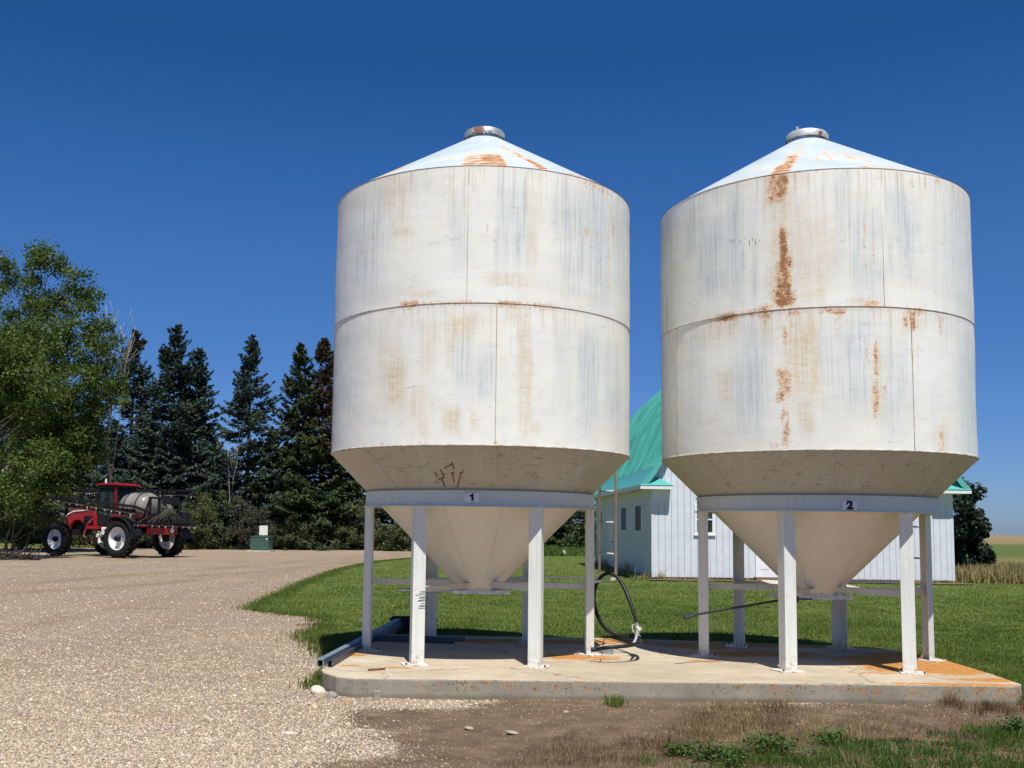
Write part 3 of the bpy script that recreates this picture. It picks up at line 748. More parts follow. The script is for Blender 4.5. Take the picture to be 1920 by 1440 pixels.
    if k == 0:   # scraped marks on the upper hopper
        def hp(px, py):
            # ray / cone
            d = ray(px, py)
            for t in np.linspace(9, 14, 2500):
                P = d * t; r_ = math.hypot(P[0] - cx, P[1] - cy); z = ZB - (R - r_) * (ZB - HB) / (R - HR)
                if r_ < R and CAMZ + P[2] >= z: return np.array([P[0] - cx, P[1] - cy, L(CAMZ + P[2])]) * 1.0
            return None
        for a, b in [((815, 884), (820, 893)), ((826, 880), (833, 896)), ((833, 878), (847, 870)), ((848, 866), (851, 880)), ((846, 887), (852, 885)), ((848, 888), (852, 904)), ((862, 888), (869, 884)), ((864, 889), (860, 904)), ((822, 898), (832, 896)), ((829, 898), (834, 912)), ((860, 904), (857, 914))]:
            p0, p1 = hp(*a), hp(*b)
            if p0 is not None and p1 is not None:
                nrm = np.array([p0[0], p0[1], -math.hypot(p0[0], p0[1])]); nrm /= np.linalg.norm(nrm)
                MB().bar(p0 + nrm * .001, p1 + nrm * .001, .012, .012, nrm).build('scrape_mark', M_SCRAPE, root)
    # ---- ring
    ro = RR + .012
    MB().lathe([(ro - .02, L(RZ0)), (ro + .03, L(RZ0)), (ro + .03, L(RZ0) + .012), (ro, L(RZ0) + .012), (ro, L(RZ1) - .012), (ro + .018, L(RZ1) - .012), (ro + .018, L(RZ1)), (ro - .04, L(RZ1) + .004), (ro - .06, L(RZ0) + .05), (ro - .02, L(RZ0))], 128).build('support_ring', M_RING, root, 'auto')
    # number plate
    px, py = (885, 932.5) if k == 0 else (1593, 948)
    a, z = cylhit(px, py, cx, cy, ro + .004)
    pl = MB().box((0, 0, 0), (.165, .008, .098)).build('number_plate', M_PLATE, root, bevel=.003)
    pl.location = ((ro + .012) * math.cos(a), (ro + .012) * math.sin(a), L(z)); pl.rotation_euler = (0, 0, a + math.pi / 2)
    if k == 0:
        tx = MB().extrude([(-.006, -.038), (.017, -.038), (.017, .040), (.001, .040), (-.010, .027), (-.024, .021), (-.024, .003), (-.006, .010)], (0, 0, 0), (1, 0, 0), (0, 1, 0), (0, 0, 1), .003).build('number', M_NAVY, pl)
    else:
        tx = text_mesh('2', .118, .003, M_NAVY, 'number', pl, .0075)
    tx.rotation_euler = (math.pi / 2, 0, 0); tx.location = (0, -.005, 0)
    tx.scale = (1.12, 1, 1)
    # ---- legs: angle iron, corner outwards
    az0 = R_(178.6)
    for i in range(6):
        a = az0 + i * math.pi / 3
        er = Vector((math.cos(a), math.sin(a), 0)); et = Vector((-math.sin(a), math.cos(a), 0))
        w, t = .142, .011
        d1 = (-er + et).normalized(); d2 = (-er - et).normalized(); c0 = er * 1.415
        poly = [c0, c0 + d1 * w, c0 + d1 * w + d2 * t, c0 + d1 * t + d2 * t, c0 + d2 * w + d1 * t, c0 + d2 * w]
        lg = MB().prism([(p.x, p.y) for p in poly], .014, L(RZ0) + .05).build('leg', M_LEG, root, bevel=.003)
        pc = er * 1.365
        rot = Matrix.Rotation(a + R_(45), 3, 'Z')
        fp = MB().box((pc.x, pc.y, .007), (.27, .27, .014), rot).build('foot_plate', M_LEG, lg)
        for s in (-1, 1):
            q = pc + rot @ Vector((.105 * s, -.105 * s, 0)) * 1.0
            MB().cyl((q.x, q.y, .012), (q.x, q.y, .04), .010, n=8).build('anchor_bolt', M_RUST, lg)
        # radial brace: light angle from leg to the hopper outlet
        zb = L(HB) + (.03 if i % 2 else .055)
        p0 = er * 1.345; p1 = er * (HR - .02)
        bm_ = MB().bar((p0.x, p0.y, zb), (p1.x, p1.y, zb), .008, .065).bar((p0.x + et.x * .03, p0.y + et.y * .03, zb + .034), (p1.x + et.x * .03, p1.y + et.y * .03, zb + .034), .066, .007)
        bm_.build('brace', M_BRACE, root)
    if k == 0:   # rub marks on the front left leg
        a = az0 + math.pi / 3
        er = Vector((math.cos(a), math.sin(a), 0)); et = Vector((-math.sin(a), math.cos(a), 0)); d1 = (-er + et).normalized(); nn = (er + et).normalized()
        rr_ = random.Random(3)
        for j in range(11):
            z = .62 + j * .018 + rr_.uniform(-.006, .006); s0 = rr_.uniform(.03, .09)
            q0 = er * 1.415 + d1 * s0; q1 = er * 1.415 + d1 * .139
            MB().bar(q0 + nn * .001 + Vector((0, 0, z)), q1 + nn * .001 + Vector((0, 0, z + rr_.uniform(-.004, .014))), .003, .004).build('rub_mark', M_BLACK, root)
    # ---- outlet: collar and slide gate
    MB().lathe([(HR + .012, L(HB) + .05), (HR + .012, L(HB) - .02), (HR - .01, L(HB) - .02)], 40).build('outlet_collar', M_BRACE, root, 'auto')
    g = MB(); zg = L(HB) - .045
    for s in (-1, 1):
        g.bar((-.52 if k else -.30, .18 * s - .03, zg), (.38, .18 * s - .03, zg), .035, .045)
    g.boxz(-.26, .28, -.19, .13, zg - .005, zg + .003)
    g.build('slide_gate', M_GALV, root)
    if k == 0:
        MB().cyl((-.98, .10, zg + .0), (-.28, .0, zg - .012), .02, n=8).boxz(-.31, -.26, -.04, .03, zg - .03, zg + .03).bar((-.27, -.02, zg - .02), (.1, -.02, zg - .02), .03, .012).build('gate_rod', M_GALV, root)
    else:
        a_ = Vector(at(1283, 1156, 11.75)) - Vector((cx, cy, PADZ)); b_ = Vector((-.42, -.25, zg - .02))
        MB().cyl(a_, b_, .014, n=8).cyl(a_ - Vector((.0, 0, .02)), a_ + Vector((.1, .03, .01)), .02, n=8).boxz(-.36, -.29, -.29, -.22, zg - .05, zg + .03).bar(b_, (-.1, -.2, zg - .02), .05, .018).build('gate_rod', M_DARKSTEEL, root)
    # ---- ladder behind the right side
    am = R_(29 if k == 0 else 31)
    er = Vector((math.cos(am), math.sin(am), 0)); et = Vector((-math.sin(am), math.cos(am), 0))
    la = empty('ladder'); la.parent = root
    rl = 1.95; zb, zt = .86, L(ZT) + .15
    for s in (-1, 1):
        p = er * rl + et * .18 * s
        MB().cyl((p.x, p.y, zb + (.06 if s > 0 else 0)), (p.x, p.y, zt), .019, n=10).build('rail', M_LADDER, la, True)
    for j in range(11):
        z = zb + .34 + j * .41
        if z > zt: break
        p0, p1 = er * rl - et * .17, er * rl + et * .17
        MB().cyl((p0.x, p0.y, z), (p1.x, p1.y, z), .012, n=8).build('rung', M_LADDER, la, True)
    for (ai, s) in ((az0 + 3 * math.pi / 3, -1), (az0 + 4 * math.pi / 3, 1)):
        q = Vector((math.cos(ai), math.sin(ai), 0)) * 1.36; p = er * (rl - .0) + et * .17 * s
        MB().bar((q.x, q.y, zb + .01), (p.x, p.y, zb + .02), .032, .03).build('standoff', M_LADDER, la)
    for z in (1.9, 3.0, 4.6):
        if z < L(ZB): continue
        for s in (-1, 1):
            p = er * rl + et * .18 * s; q = er * (R - .01) + et * .18 * s
            MB().bar((q.x, q.y, z), (p.x, p.y, z), .03, .006).build('standoff', M_LADDER, la)
    return root
M_SEAM = simple('rusty_weld', (.46, .35, .26), .8, 0, .4, 9, .2, dirt=(.55, .50, .44))
M_RIM = simple('rim_paint', (.55, .50, .43), .6, 0, .3, 12, .2, dirt=(.28, .15, .08))
M_HSEAM = simple('hopper_weld', (.62, .57, .49), .7, 0, .2, 12, .2, dirt=(.30, .20, .12))
M_CSEAM = simple('cone_weld', (.70, .66, .58), .7, 0, .1, 12, .2)
M_SCRAPE = simple('scrape', (.20, .11, .07), .8, 0, .3)
ROOF_T = math.tan(R_(31))
bins = [make_bin(0), make_bin(1)]

# ================================================================== BARN-ROOFED HOUSE
M_SIDING = simple('pale_siding', (.68, .70, .76), .55, 0, .05, 3, .25, dirt=(.60, .60, .62))
M_SIDING_DARK = simple('siding_groove_shade', (.22, .23, .26), .8, 0, .1)  # backing is the siding paint, darkened to hold the groove shade
M_TEAL = simple('teal_roof_steel', (.065, .34, .295), .42, .0, .22, .9, .4)
M_TEAL2 = simple('teal_trim_and_reflection', (.10, .42, .38), .35, .0, .06, 3, .5)
M_WTRIM = simple('white_trim', (.80, .81, .84), .5, 0, .04)
M_SOFFIT = simple('cream_soffit', (.62, .60, .50), .6, 0, .05)
def glass(name, col=(.02, .025, .03)):
    n = NT(name); p = n.obj()
    return n.done(n.mix(n.ss(n.noise(p, 3.5, 5, .6), .4, .65), col, tuple(c * 2.5 + .01 for c in col)), .30, 0, .08)
M_GLASS = glass('dark_window_glass')
HA, HBp, HC = gp(1223, 1088), gp(1788, 1098), gp(1118, 1060)
hw = HC - HA; HL = np.linalg.norm(hw); hw /= HL; hu = np.array([hw[1], -hw[0], 0]); HW = (HBp - HA) @ hu * 1.045
hroot = empty('barn_house', HA, math.atan2(hu[1], hu[0]))
tag(hroot, 'white vertical-board house with curved teal metal barn roof behind the bins', 'house')
def fhit(px, py):          # point of the photo on the gable wall, in house coordinates
    d = ray(px, py); t = (HA - np.array([0, 0, CAMZ])) @ hw / (d @ hw); P = np.array([0, 0, CAMZ]) + d * t - HA
    return P @ hu, P[2]
def lhit(px, py):          # on the left wall
    d = ray(px, py); t = (HA - np.array([0, 0, CAMZ])) @ hu / (d @ hu); P = np.array([0, 0, CAMZ]) + d * t - HA
    return P @ hw, P[2]
ez = 3.12
ctr = HW / 2
def catmull(P, k=5):
    P = [np.array(p) for p in P]; out = []
    for i in range(len(P) - 1):
        p0, p1, p2, p3 = P[max(i - 1, 0)], P[i], P[i + 1], P[min(i + 2, len(P) - 1)]
        for j in range(k):
            t = j / k
            out.append(.5 * ((2 * p1) + (-p0 + p2) * t + (2 * p0 - 5 * p1 + 4 * p2 - p3) * t * t + (-p0 + 3 * p1 - 3 * p2 + p3) * t**3))
    out.append(P[-1]); return out
oh = .45
prof = catmull([(ctr + oh, ez + .10), (ctr + .10, ez + .50), (ctr - .28, ez + 1.15), (ctr - .75, ez + 2.2), (ctr - 1.55, ez + 3.65), (ctr - 2.9, ez + 5.05), (ctr - 4.2, ez + 5.9), (0.02, ez + 6.5)], 5)
NSK = 7            # first part of the profile is the low flared skirt
def roof_z(x):
    d = abs(x - ctr); ds = np.array([p[0] for p in prof])[::-1]; zs = np.array([p[1] for p in prof])[::-1]
    return float(np.interp(d, ds, zs))
# walls: separate boards on a backing sheet
def board_wall(name, o, du, dn, length, ztop, pitch=.215, z0=.12):
    m = MB(); o, du, dn = Vector(o), Vector(du), Vector(dn); k = int(length / pitch); w = length / k
    for i in range(k):
        a, b = i * w + .005, (i + 1) * w - .005
        za, zb = ztop(a), ztop(b); mid = (a + b) / 2; zm = ztop(mid)
        p = [o + du * a + Vector((0, 0, z0)), o + du * b + Vector((0, 0, z0)), o + du * b + Vector((0, 0, zb)), o + du * mid + Vector((0, 0, max(zm, min(za, zb)))), o + du * a + Vector((0, 0, za))]
        q = [v + dn * .022 for v in p]; n_ = len(p)
        m.add([tuple(v) for v in p + q], [tuple(range(n_, 2 * n_))] + [(j, (j + 1) % n_, n_ + (j + 1) % n_, n_ + j) for j in range(n_)])
    return m.build(name, M_SIDING, hroot)
wz = ez + .25
board_wall('wall', (0, 0, 0), (1, 0, 0), (0, -1, 0), HW, lambda x: min(roof_z(x) - .12, 99))
board_wall('wall', (0, HL, 0), (0, -1, 0), (-1, 0, 0), HL, lambda x: wz)
board_wall('wall', (HW, 0, 0), (0, 1, 0), (1, 0, 0), HL, lambda x: wz)
gpoly = [(0.0, .1), (HW, .1)] + [(ctr + d, z - .14) for d, z in prof if d < ctr] [:] + [(ctr - d, z - .14) for d, z in prof[::-1] if d < ctr]
MB().extrude([(a, b) for a, b in gpoly], (0, HL, 0), (1, 0, 0), (0, 0, 1), (0, -1, 0), .05).build('wall', M_SIDING, hroot)
core = MB().extrude([(a, b) for a, b in gpoly], (0, .06, 0), (1, 0, 0), (0, 0, 1), (0, -1, 0), .055)
core.boxz(.002, .05, .06, HL - .06, .1, wz).boxz(HW - .05, HW - .002, .06, HL - .06, .1, wz)
core.build('wall_backing', M_SIDING_DARK, hroot)
MB().boxz(.03, HW - .03, .03, HL - .03, -.3, .13).build('foundation', simple('foundation_concrete', (.20, .18, .16), .9, 0, .2, 6), hroot)
cb = MB()
for x in (0, HW): cb.boxz(x - .035, x + .035, -.03, .03, .12, ez + .05)
MB().boxz(-.03, .06, -.035, -.02, .1, ez + .1).build('corner_board', M_SIDING, hroot)
MB().boxz(HW - .06, HW + .03, -.035, -.02, .1, ez + .1).build('corner_board', M_SIDING, hroot)
# roof
def roof_half(sg):
    m = MB(); y0, y1 = -.42, HL + .42; P = prof[NSK:]
    n_ = len(P)
    up = [(ctr + sg * d, z) for d, z in P]; lo = [(ctr + sg * (d - .05), z - .06) for d, z in P]
    vs = [(x, y, z) for y in (y0, y1) for x, z in up] + [(x, y, z) for y in (y0, y1) for x, z in lo]
    fs = []
    for i in range(n_ - 1):
        fs += [(i, i + 1, n_ + i + 1, n_ + i), (2 * n_ + i, 3 * n_ + i, 3 * n_ + i + 1, 2 * n_ + i + 1)]
        fs += [(i, 2 * n_ + i, 2 * n_ + i + 1, i + 1), (n_ + i, n_ + i + 1, 3 * n_ + i + 1, 3 * n_ + i)]
    fs += [(0, n_, 3 * n_, 2 * n_)]
    m.add(vs, fs)
    y = y0 + .12
    while y < y1:                                      # standing ribs following the curve
        vs = []
        for (x, z), (d, _) in zip(up, P):
            for dy, dz in ((-.022, -.004), (-.014, .034), (.014, .034), (.022, -.004)): vs.append((x + sg * dz * .8, y + dy, z + dz * .7))
        fs = []
        for i in range(n_ - 1):
            for j in range(3): fs.append((i * 4 + j, i * 4 + j + 1, i * 4 + 5 + j, i * 4 + 4 + j))
        m.add(vs, fs); y += .24
    rf = m.build('roof', M_TEAL, hroot, fix=False)
    # low flared skirt: lapped horizontal courses, reflection painted in as a lighter teal
    m = MB(); P = prof[:NSK + 1]
    for i in range(0, len(P) - 1):
        (d0, z0), (d1, z1) = P[i], P[i + 1]
        a, b = ctr + sg * d0, ctr + sg * d1
        m.add([(a, y0, z0 + .012), (a, y1, z0 + .012), (b, y1, z1 + .002), (b, y0, z1 + .002), (a, y0, z0 - .05), (a, y1, z0 - .05), (b, y1, z1 - .06), (b, y0, z1 - .06)],
              [(0, 1, 2, 3), (4, 7, 6, 5), (0, 4, 5, 1), (0, 3, 7, 4), (1, 5, 6, 2)])
    m.build('roof_skirt', M_TEAL2, hroot)
    # rake trim along the front edge
    for yy in (y0 - .03, y1):
        m = MB(); n_ = len(prof)
        vs = []
        for d, z in prof:
            x = ctr + sg * d
            vs += [(x + sg * .015, yy, z + .03), (x + sg * .015, yy + .03, z + .03), (x - sg * .07, yy + .03, z - .15), (x - sg * .07, yy, z - .15)]
        fs = []
        for i in range(n_ - 1):
            for j in range(4): fs.append((i * 4 + j, i * 4 + (j + 1) % 4, i * 4 + 4 + (j + 1) % 4, i * 4 + 4 + j))
        m.add(vs, fs); m.build('rake_trim', M_TEAL2, hroot)
    # soffit, fascia, eave return
    xe = ctr + sg * (ctr + oh); xw = ctr + sg * ctr
    MB().boxz(min(xe, xw), max(xe, xw), y0 + .02, y1 - .02, ez - .03, ez).build('soffit', M_SOFFIT, hroot)
    MB().boxz(min(xw, xw + sg * .02), max(xw, xw + sg * .02), .0, HL, ez - .40, ez - .032).build('frieze', M_SOFFIT, hroot)
    MB().boxz(min(xe, xe + sg * .025), max(xe, xe + sg * .025), y0 - .02, y1 + .02, ez - .04, ez + .10).build('fascia', M_WTRIM, hroot)
    xi = xw - sg * .62
    rt = MB().boxz(min(xe + sg * .028, xi), max(xe + sg * .028, xi), y0 - .04, -.024, ez - .045, ez + .085).build('eave_return', M_WTRIM, hroot)
    a, b = xe + sg * .03, xi - sg * .02
    m = MB().add([(a, y0 - .06, ez + .088), (b, y0 - .06, ez + .088), (b, -.02, ez + .088), (a, -.02, ez + .088), (ctr + sg * (ctr - .02), -.02, ez + .46), (ctr + sg * (ctr + .02), -.02, ez + .46)],
                 [(0, 1, 4, 5), (1, 2, 4), (0, 5, 3), (3, 2, 1, 0), (2, 3, 5, 4)])
    m.build('return_roof', M_TEAL2, rt)
    MB().boxz(min(xw - sg * .0, xw - sg * .45), max(xw, xw - sg * .45), -.05, -.024, ez - .42, ez - .048).build('return_panel', M_SIDING, hroot)
    return rf
roof_half(-1); roof_half(1)
MB().cyl((ctr, -.45, prof[-1][1] + .02), (ctr, HL + .45, prof[-1][1] + .02), .10, n=10).build('ridge_cap', M_TEAL2, hroot, True)
def window(o, du, dn, w, h, split=False, frame=.06):
    o, du, dn = Vector(o), Vector(du), Vector(dn); z = Vector((0, 0, 1))
    def bx(c, sx, sz, t, dpt):
        return [c + du * (a * sx / 2) + z * (b * sz / 2) + dn * d for d in (dpt, dpt + t) for a, b in ((-1, -1), (1, -1), (1, 1), (-1, 1))]
    FS = [(3, 2, 1, 0), (4, 5, 6, 7), (0, 1, 5, 4), (1, 2, 6, 5), (2, 3, 7, 6), (3, 0, 4, 7)]
    wd = MB()
    for s in (-1, 1):
        wd.add(bx(o + du * (s * (w / 2 + frame / 2)), frame, h + 2 * frame, .05, .015), FS)
        wd.add(bx(o + z * (s * (h / 2 + frame / 2)), w, frame, .05, .015), FS)
    if split: wd.add(bx(o, w, .045, .04, .016), FS)
    fr = wd.build('window', M_WTRIM, hroot)
    MB().add(bx(o, w, h, .01, .024), FS).build('pane', M_GLASS, fr)
    MB().add(bx(o - z * (h / 2 + frame + .015), w + 2.6 * frame, .03, .07, .015), FS).build('sill', M_WTRIM, fr)
for (x0, y0, x1, y1) in [(1306, 950, 1335, 998)]:
    a, b = fhit(x0, y0), fhit(x1, y1)
    window(((a[0] + b[0]) / 2, 0, (a[1] + b[1]) / 2), (1, 0, 0), (0, -1, 0), b[0] - a[0], a[1] - b[1], True, .085)
for (x0, y0, x1, y1) in [(1193.5, 949, 1205, 995), (1167, 953, 1177, 994), (1125, 960, 1131, 992)]:
    a, b = lhit(x0, y0), lhit(x1, y1)
    window((0, (a[0] + b[0]) / 2, (a[1] + b[1]) / 2), (0, -1, 0), (-1, 0, 0), abs(b[0] - a[0]), a[1] - b[1], False, .05)
def door(o, du, dn, w, h):
    o, du, dn = Vector(o), Vector(du), Vector(dn); z = Vector((0, 0, 1))
    def bx(c, sx, sz, t, dpt):
        return [c + du * (a * sx / 2) + z * (b * sz / 2) + dn * d for d in (dpt, dpt + t) for a, b in ((-1, -1), (1, -1), (1, 1), (-1, 1))]
    FS = [(3, 2, 1, 0), (4, 5, 6, 7), (0, 1, 5, 4), (1, 2, 6, 5), (2, 3, 7, 6), (3, 0, 4, 7)]
    d_ = MB().add(bx(o + z * (h / 2), w, h, .035, .012), FS)
    for zz in (.28, .72): 
        for s in (-1, 1): d_.add(bx(o + z * (h * zz) + du * (s * w * .22), w * .3, h * .3, .012, .045), FS)
    dd = d_.build('door', M_WTRIM, hroot)
    fr = MB()
    for s in (-1, 1): fr.add(bx(o + du * (s * (w / 2 + .045)) + z * (h / 2), .08, h + .1, .05, .014), FS)
    fr.add(bx(o + z * (h + .05), w, .08, .05, .014), FS)
    fr.build('door_frame', M_WTRIM, dd)
    q = o + du * (w * .4) + z * 1.0
    MB().cyl(q + dn * .04, q + dn * .11, .03, n=10).build('handle', M_DARKSTEEL, dd)
a = fhit(1421, 1090); b = fhit(1468, 1090)
door(((a[0] + b[0]) / 2, 0, .16), (1, 0, 0), (0, -1, 0), b[0] - a[0], 2.05)
a = lhit(1143, 1000); b = lhit(1151.5, 1000)
door((0, (a[0] + b[0]) / 2, .16), (0, -1, 0), (-1, 0, 0), abs(a[0] - b[0]) , 2.05)
# concrete walk by the door
c0, c1, c2, c3 = gp(1426, 1093), gp(1470, 1110), gp(1622, 1109), gp(1560, 1096)
M_WALK = simple('pale_walk_concrete', (.52, .47, .38), .9, 0, .12, 5, .15)
walk = MB().prism([tuple(p[:2]) for p in (c0, c1, c2, c3)], -.05, .10).build('concrete_step', M_WALK, bevel=.02)
tag(walk, 'low pale concrete step at the foot of the white house door', 'step')
st = MB().box((0, 0, 0), (1.0, .35, .12), Matrix.Rotation(math.atan2(hu[1], hu[0]), 3, 'Z')).build('door_mat_board', simple('threshold_wood', (.22, .15, .11), .9), None)
st.name = 'threshold'; st.parent = hroot; st.matrix_parent_inverse = Matrix.Identity(4)
st.rotation_euler = (0, 0, 0); 
q = fhit(1440, 1088); st.location = (q[0], -.20, .10)
st.data.transform(Matrix.Rotation(-math.atan2(hu[1], hu[0]), 4, 'Z'))

# ================================================================== TREES
M_BARK = simple('grey_bark', (.16, .13, .10), .95, 0, .3, 9)
M_WBARK = simple('pale_poplar_bark', (.34, .315, .265), .85, 0, .3, 5, .2, dirt=(.10, .085, .065))
M_DEADW = simple('bleached_dead_wood', (.42, .37, .30), .9, 0, .2, 8)
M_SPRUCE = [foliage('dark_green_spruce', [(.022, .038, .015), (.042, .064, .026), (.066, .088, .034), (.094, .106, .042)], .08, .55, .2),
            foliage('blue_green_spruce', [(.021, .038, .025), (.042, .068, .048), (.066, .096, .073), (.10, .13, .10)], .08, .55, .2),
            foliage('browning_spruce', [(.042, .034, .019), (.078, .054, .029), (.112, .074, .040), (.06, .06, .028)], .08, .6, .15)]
M_POPLAR = foliage('poplar_leaves', [(.050, .088, .016), (.086, .136, .024), (.128, .180, .038), (.195, .24, .075)], .42, .52, .3)
M_SHRUBL = [foliage('olive_shrub_leaves', [(.050, .066, .024), (.082, .102, .036), (.115, .132, .05), (.15, .15, .085)], .2, .5, .3),
            foliage('bright_shrub_leaves', [(.050, .090, .018), (.080, .130, .024), (.115, .170, .036), (.14, .185, .055)], .25, .5, .3),
            foliage('grey_twig_shrub', [(.055, .052, .038), (.075, .072, .052), (.06, .066, .036), (.11, .098, .075)], .1, .7, .2)]
def unit(a): return a / (np.linalg.norm(a, axis=-1, keepdims=True) + 1e-9)
def leaf_mesh(name, C, D, N_, L, Wd, shade, mat, parent):
    """kite-shaped leaf faces: centres C, long axis D, normal N, length L, width Wd"""
    n_ = len(C); D = unit(D); S = unit(np.cross(D, N_))
    L = np.asarray(L).reshape(-1, 1); Wd = np.asarray(Wd).reshape(-1, 1)
    V = np.stack([C - D * L * .5, C + S * Wd * .5 - D * L * .05, C + D * L * .5, C - S * Wd * .5 - D * L * .05], 1).reshape(-1, 3)
    F = np.arange(4 * n_).reshape(-1, 4)
    return mesh_np(name, V, F, mat, parent, False, {'shade': np.repeat(shade, 4)})
def spruce(px, py_top, py_base, Y, Rb, label, mat, seed, top=None, top_frac=.3, lean=0.0, dens=1.0, group='spruce trees behind the gravel yard', power=.85, gaps=.25, topmat_frac=0):
    g = np.random.default_rng(seed)
    base = at(px, py_base, Y); base[2] = 0.0
    H = at(px, py_top, Y)[2]
    root = empty('spruce_tree', base); tag(root, label, 'tree', group)
    MB().tube([(lean * (z / H)**2, 0, z) for z in np.linspace(-.2, H * .98, 8)], [max(.012, .028 * H * .55 * (1 - i / 7.3)) for i in range(8)], 8).build('trunk', M_BARK, root, True)
    nb = int(H * 24 * dens)
    Cs, Ds, Ns, Ls, Ws, Sh = [], [], [], [], [], []
    bare = MB()
    lay = np.sort(g.random(nb)**.92)
    phase = g.random(4) * 6.28
    for i in range(nb):
        t = .02 + .975 * lay[i]
        az = g.random() * 2 * math.pi
        lob = 1 + .20 * math.sin(3 * az + phase[0] + t * 9) + .12 * math.sin(5 * az + phase[1] - t * 14) + .16 * math.sin(t * 38 + phase[2] + az)
        ln = (Rb * 1.10 * (1 - t)**power * g.uniform(.80, 1.12) * lob + .18) * (1 if t > .12 else .8 + 1.6 * t)
        if g.random() < gaps * .35: ln *= .45
        z0 = t * H + g.normal() * .08
        el0 = R_(-18 + 52 * t**1.6 + g.normal() * 7)
        d = np.array([math.cos(az) * math.cos(el0), math.sin(az) * math.cos(el0), math.sin(el0)])
        side = np.array([-math.sin(az), math.cos(az), 0])
        ns = int(14 + ln * 44 * dens)
        s = g.uniform(.12, 1.0, ns)**.75
        off = g.normal(size=ns) * ln * .20 * (1.15 - s) + g.normal(size=ns) * .05
        curve = -.10 * ln * np.sin(s * math.pi) + .10 * ln * s**3
        C = np.outer(s * ln, d) + np.outer(off, side); C[:, 2] += z0 + curve - np.abs(off) * .25 + g.normal(size=ns) * .045
        C[:, 0] += lean * t * t
        sd = np.sign(off)[:, None] * g.uniform(.3, 1.1, (ns, 1))
        D = d[None] * g.uniform(.5, 1.1, (ns, 1)) + side[None] * sd + np.array([0, 0, -.30]) + g.normal(size=(ns, 3)) * .3
        Nn = np.array([0, 0, 1.0]) + g.normal(size=(ns, 3)) * .75
        Cs.append(C); Ds.append(D); Ns.append(Nn)
        Ls.append(g.uniform(.18, .38, ns) * (.8 + .5 * (1 - t))); Ws.append(g.uniform(.06, .15, ns))
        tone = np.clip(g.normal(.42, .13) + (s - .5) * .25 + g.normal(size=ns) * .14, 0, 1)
        Sh.append(tone)
    # leader and cone-laden tip
    nt = 60
    z = H - g.random(nt)**1.5 * .9; r = .05 + (H - z) * .22
    a = g.random(nt) * 6.28
    Cs.append(np.stack([r * np.cos(a) * g.random(nt) + lean, r * np.sin(a) * g.random(nt), z], 1)); Ds.append(np.stack([np.cos(a), np.sin(a), np.full(nt, .9)], 1)); Ns.append(g.normal(size=(nt, 3)))
    Ls.append(np.full(nt, .26)); Ws.append(np.full(nt, .10)); Sh.append(g.random(nt))
    C = np.concatenate(Cs); D = np.concatenate(Ds); Nn = np.concatenate(Ns); L = np.concatenate(Ls); Wd = np.concatenate(Ws); S = np.concatenate(Sh)
    if top is not None:
        m = (C[:, 2] > H * (1 - top_frac) + vnoise(C[:, :2] + 30, 1.1, seed) * H * .12 - H * .06)
        leaf_mesh('crown', C[~m], D[~m], Nn[~m], L[~m], Wd[~m], S[~m], mat, root)
        leaf_mesh('crown_top', C[m], D[m], Nn[m], L[m], Wd[m], S[m], top, root)
    else: leaf_mesh('crown', C, D, Nn, L, Wd, S, mat, root)
    return root
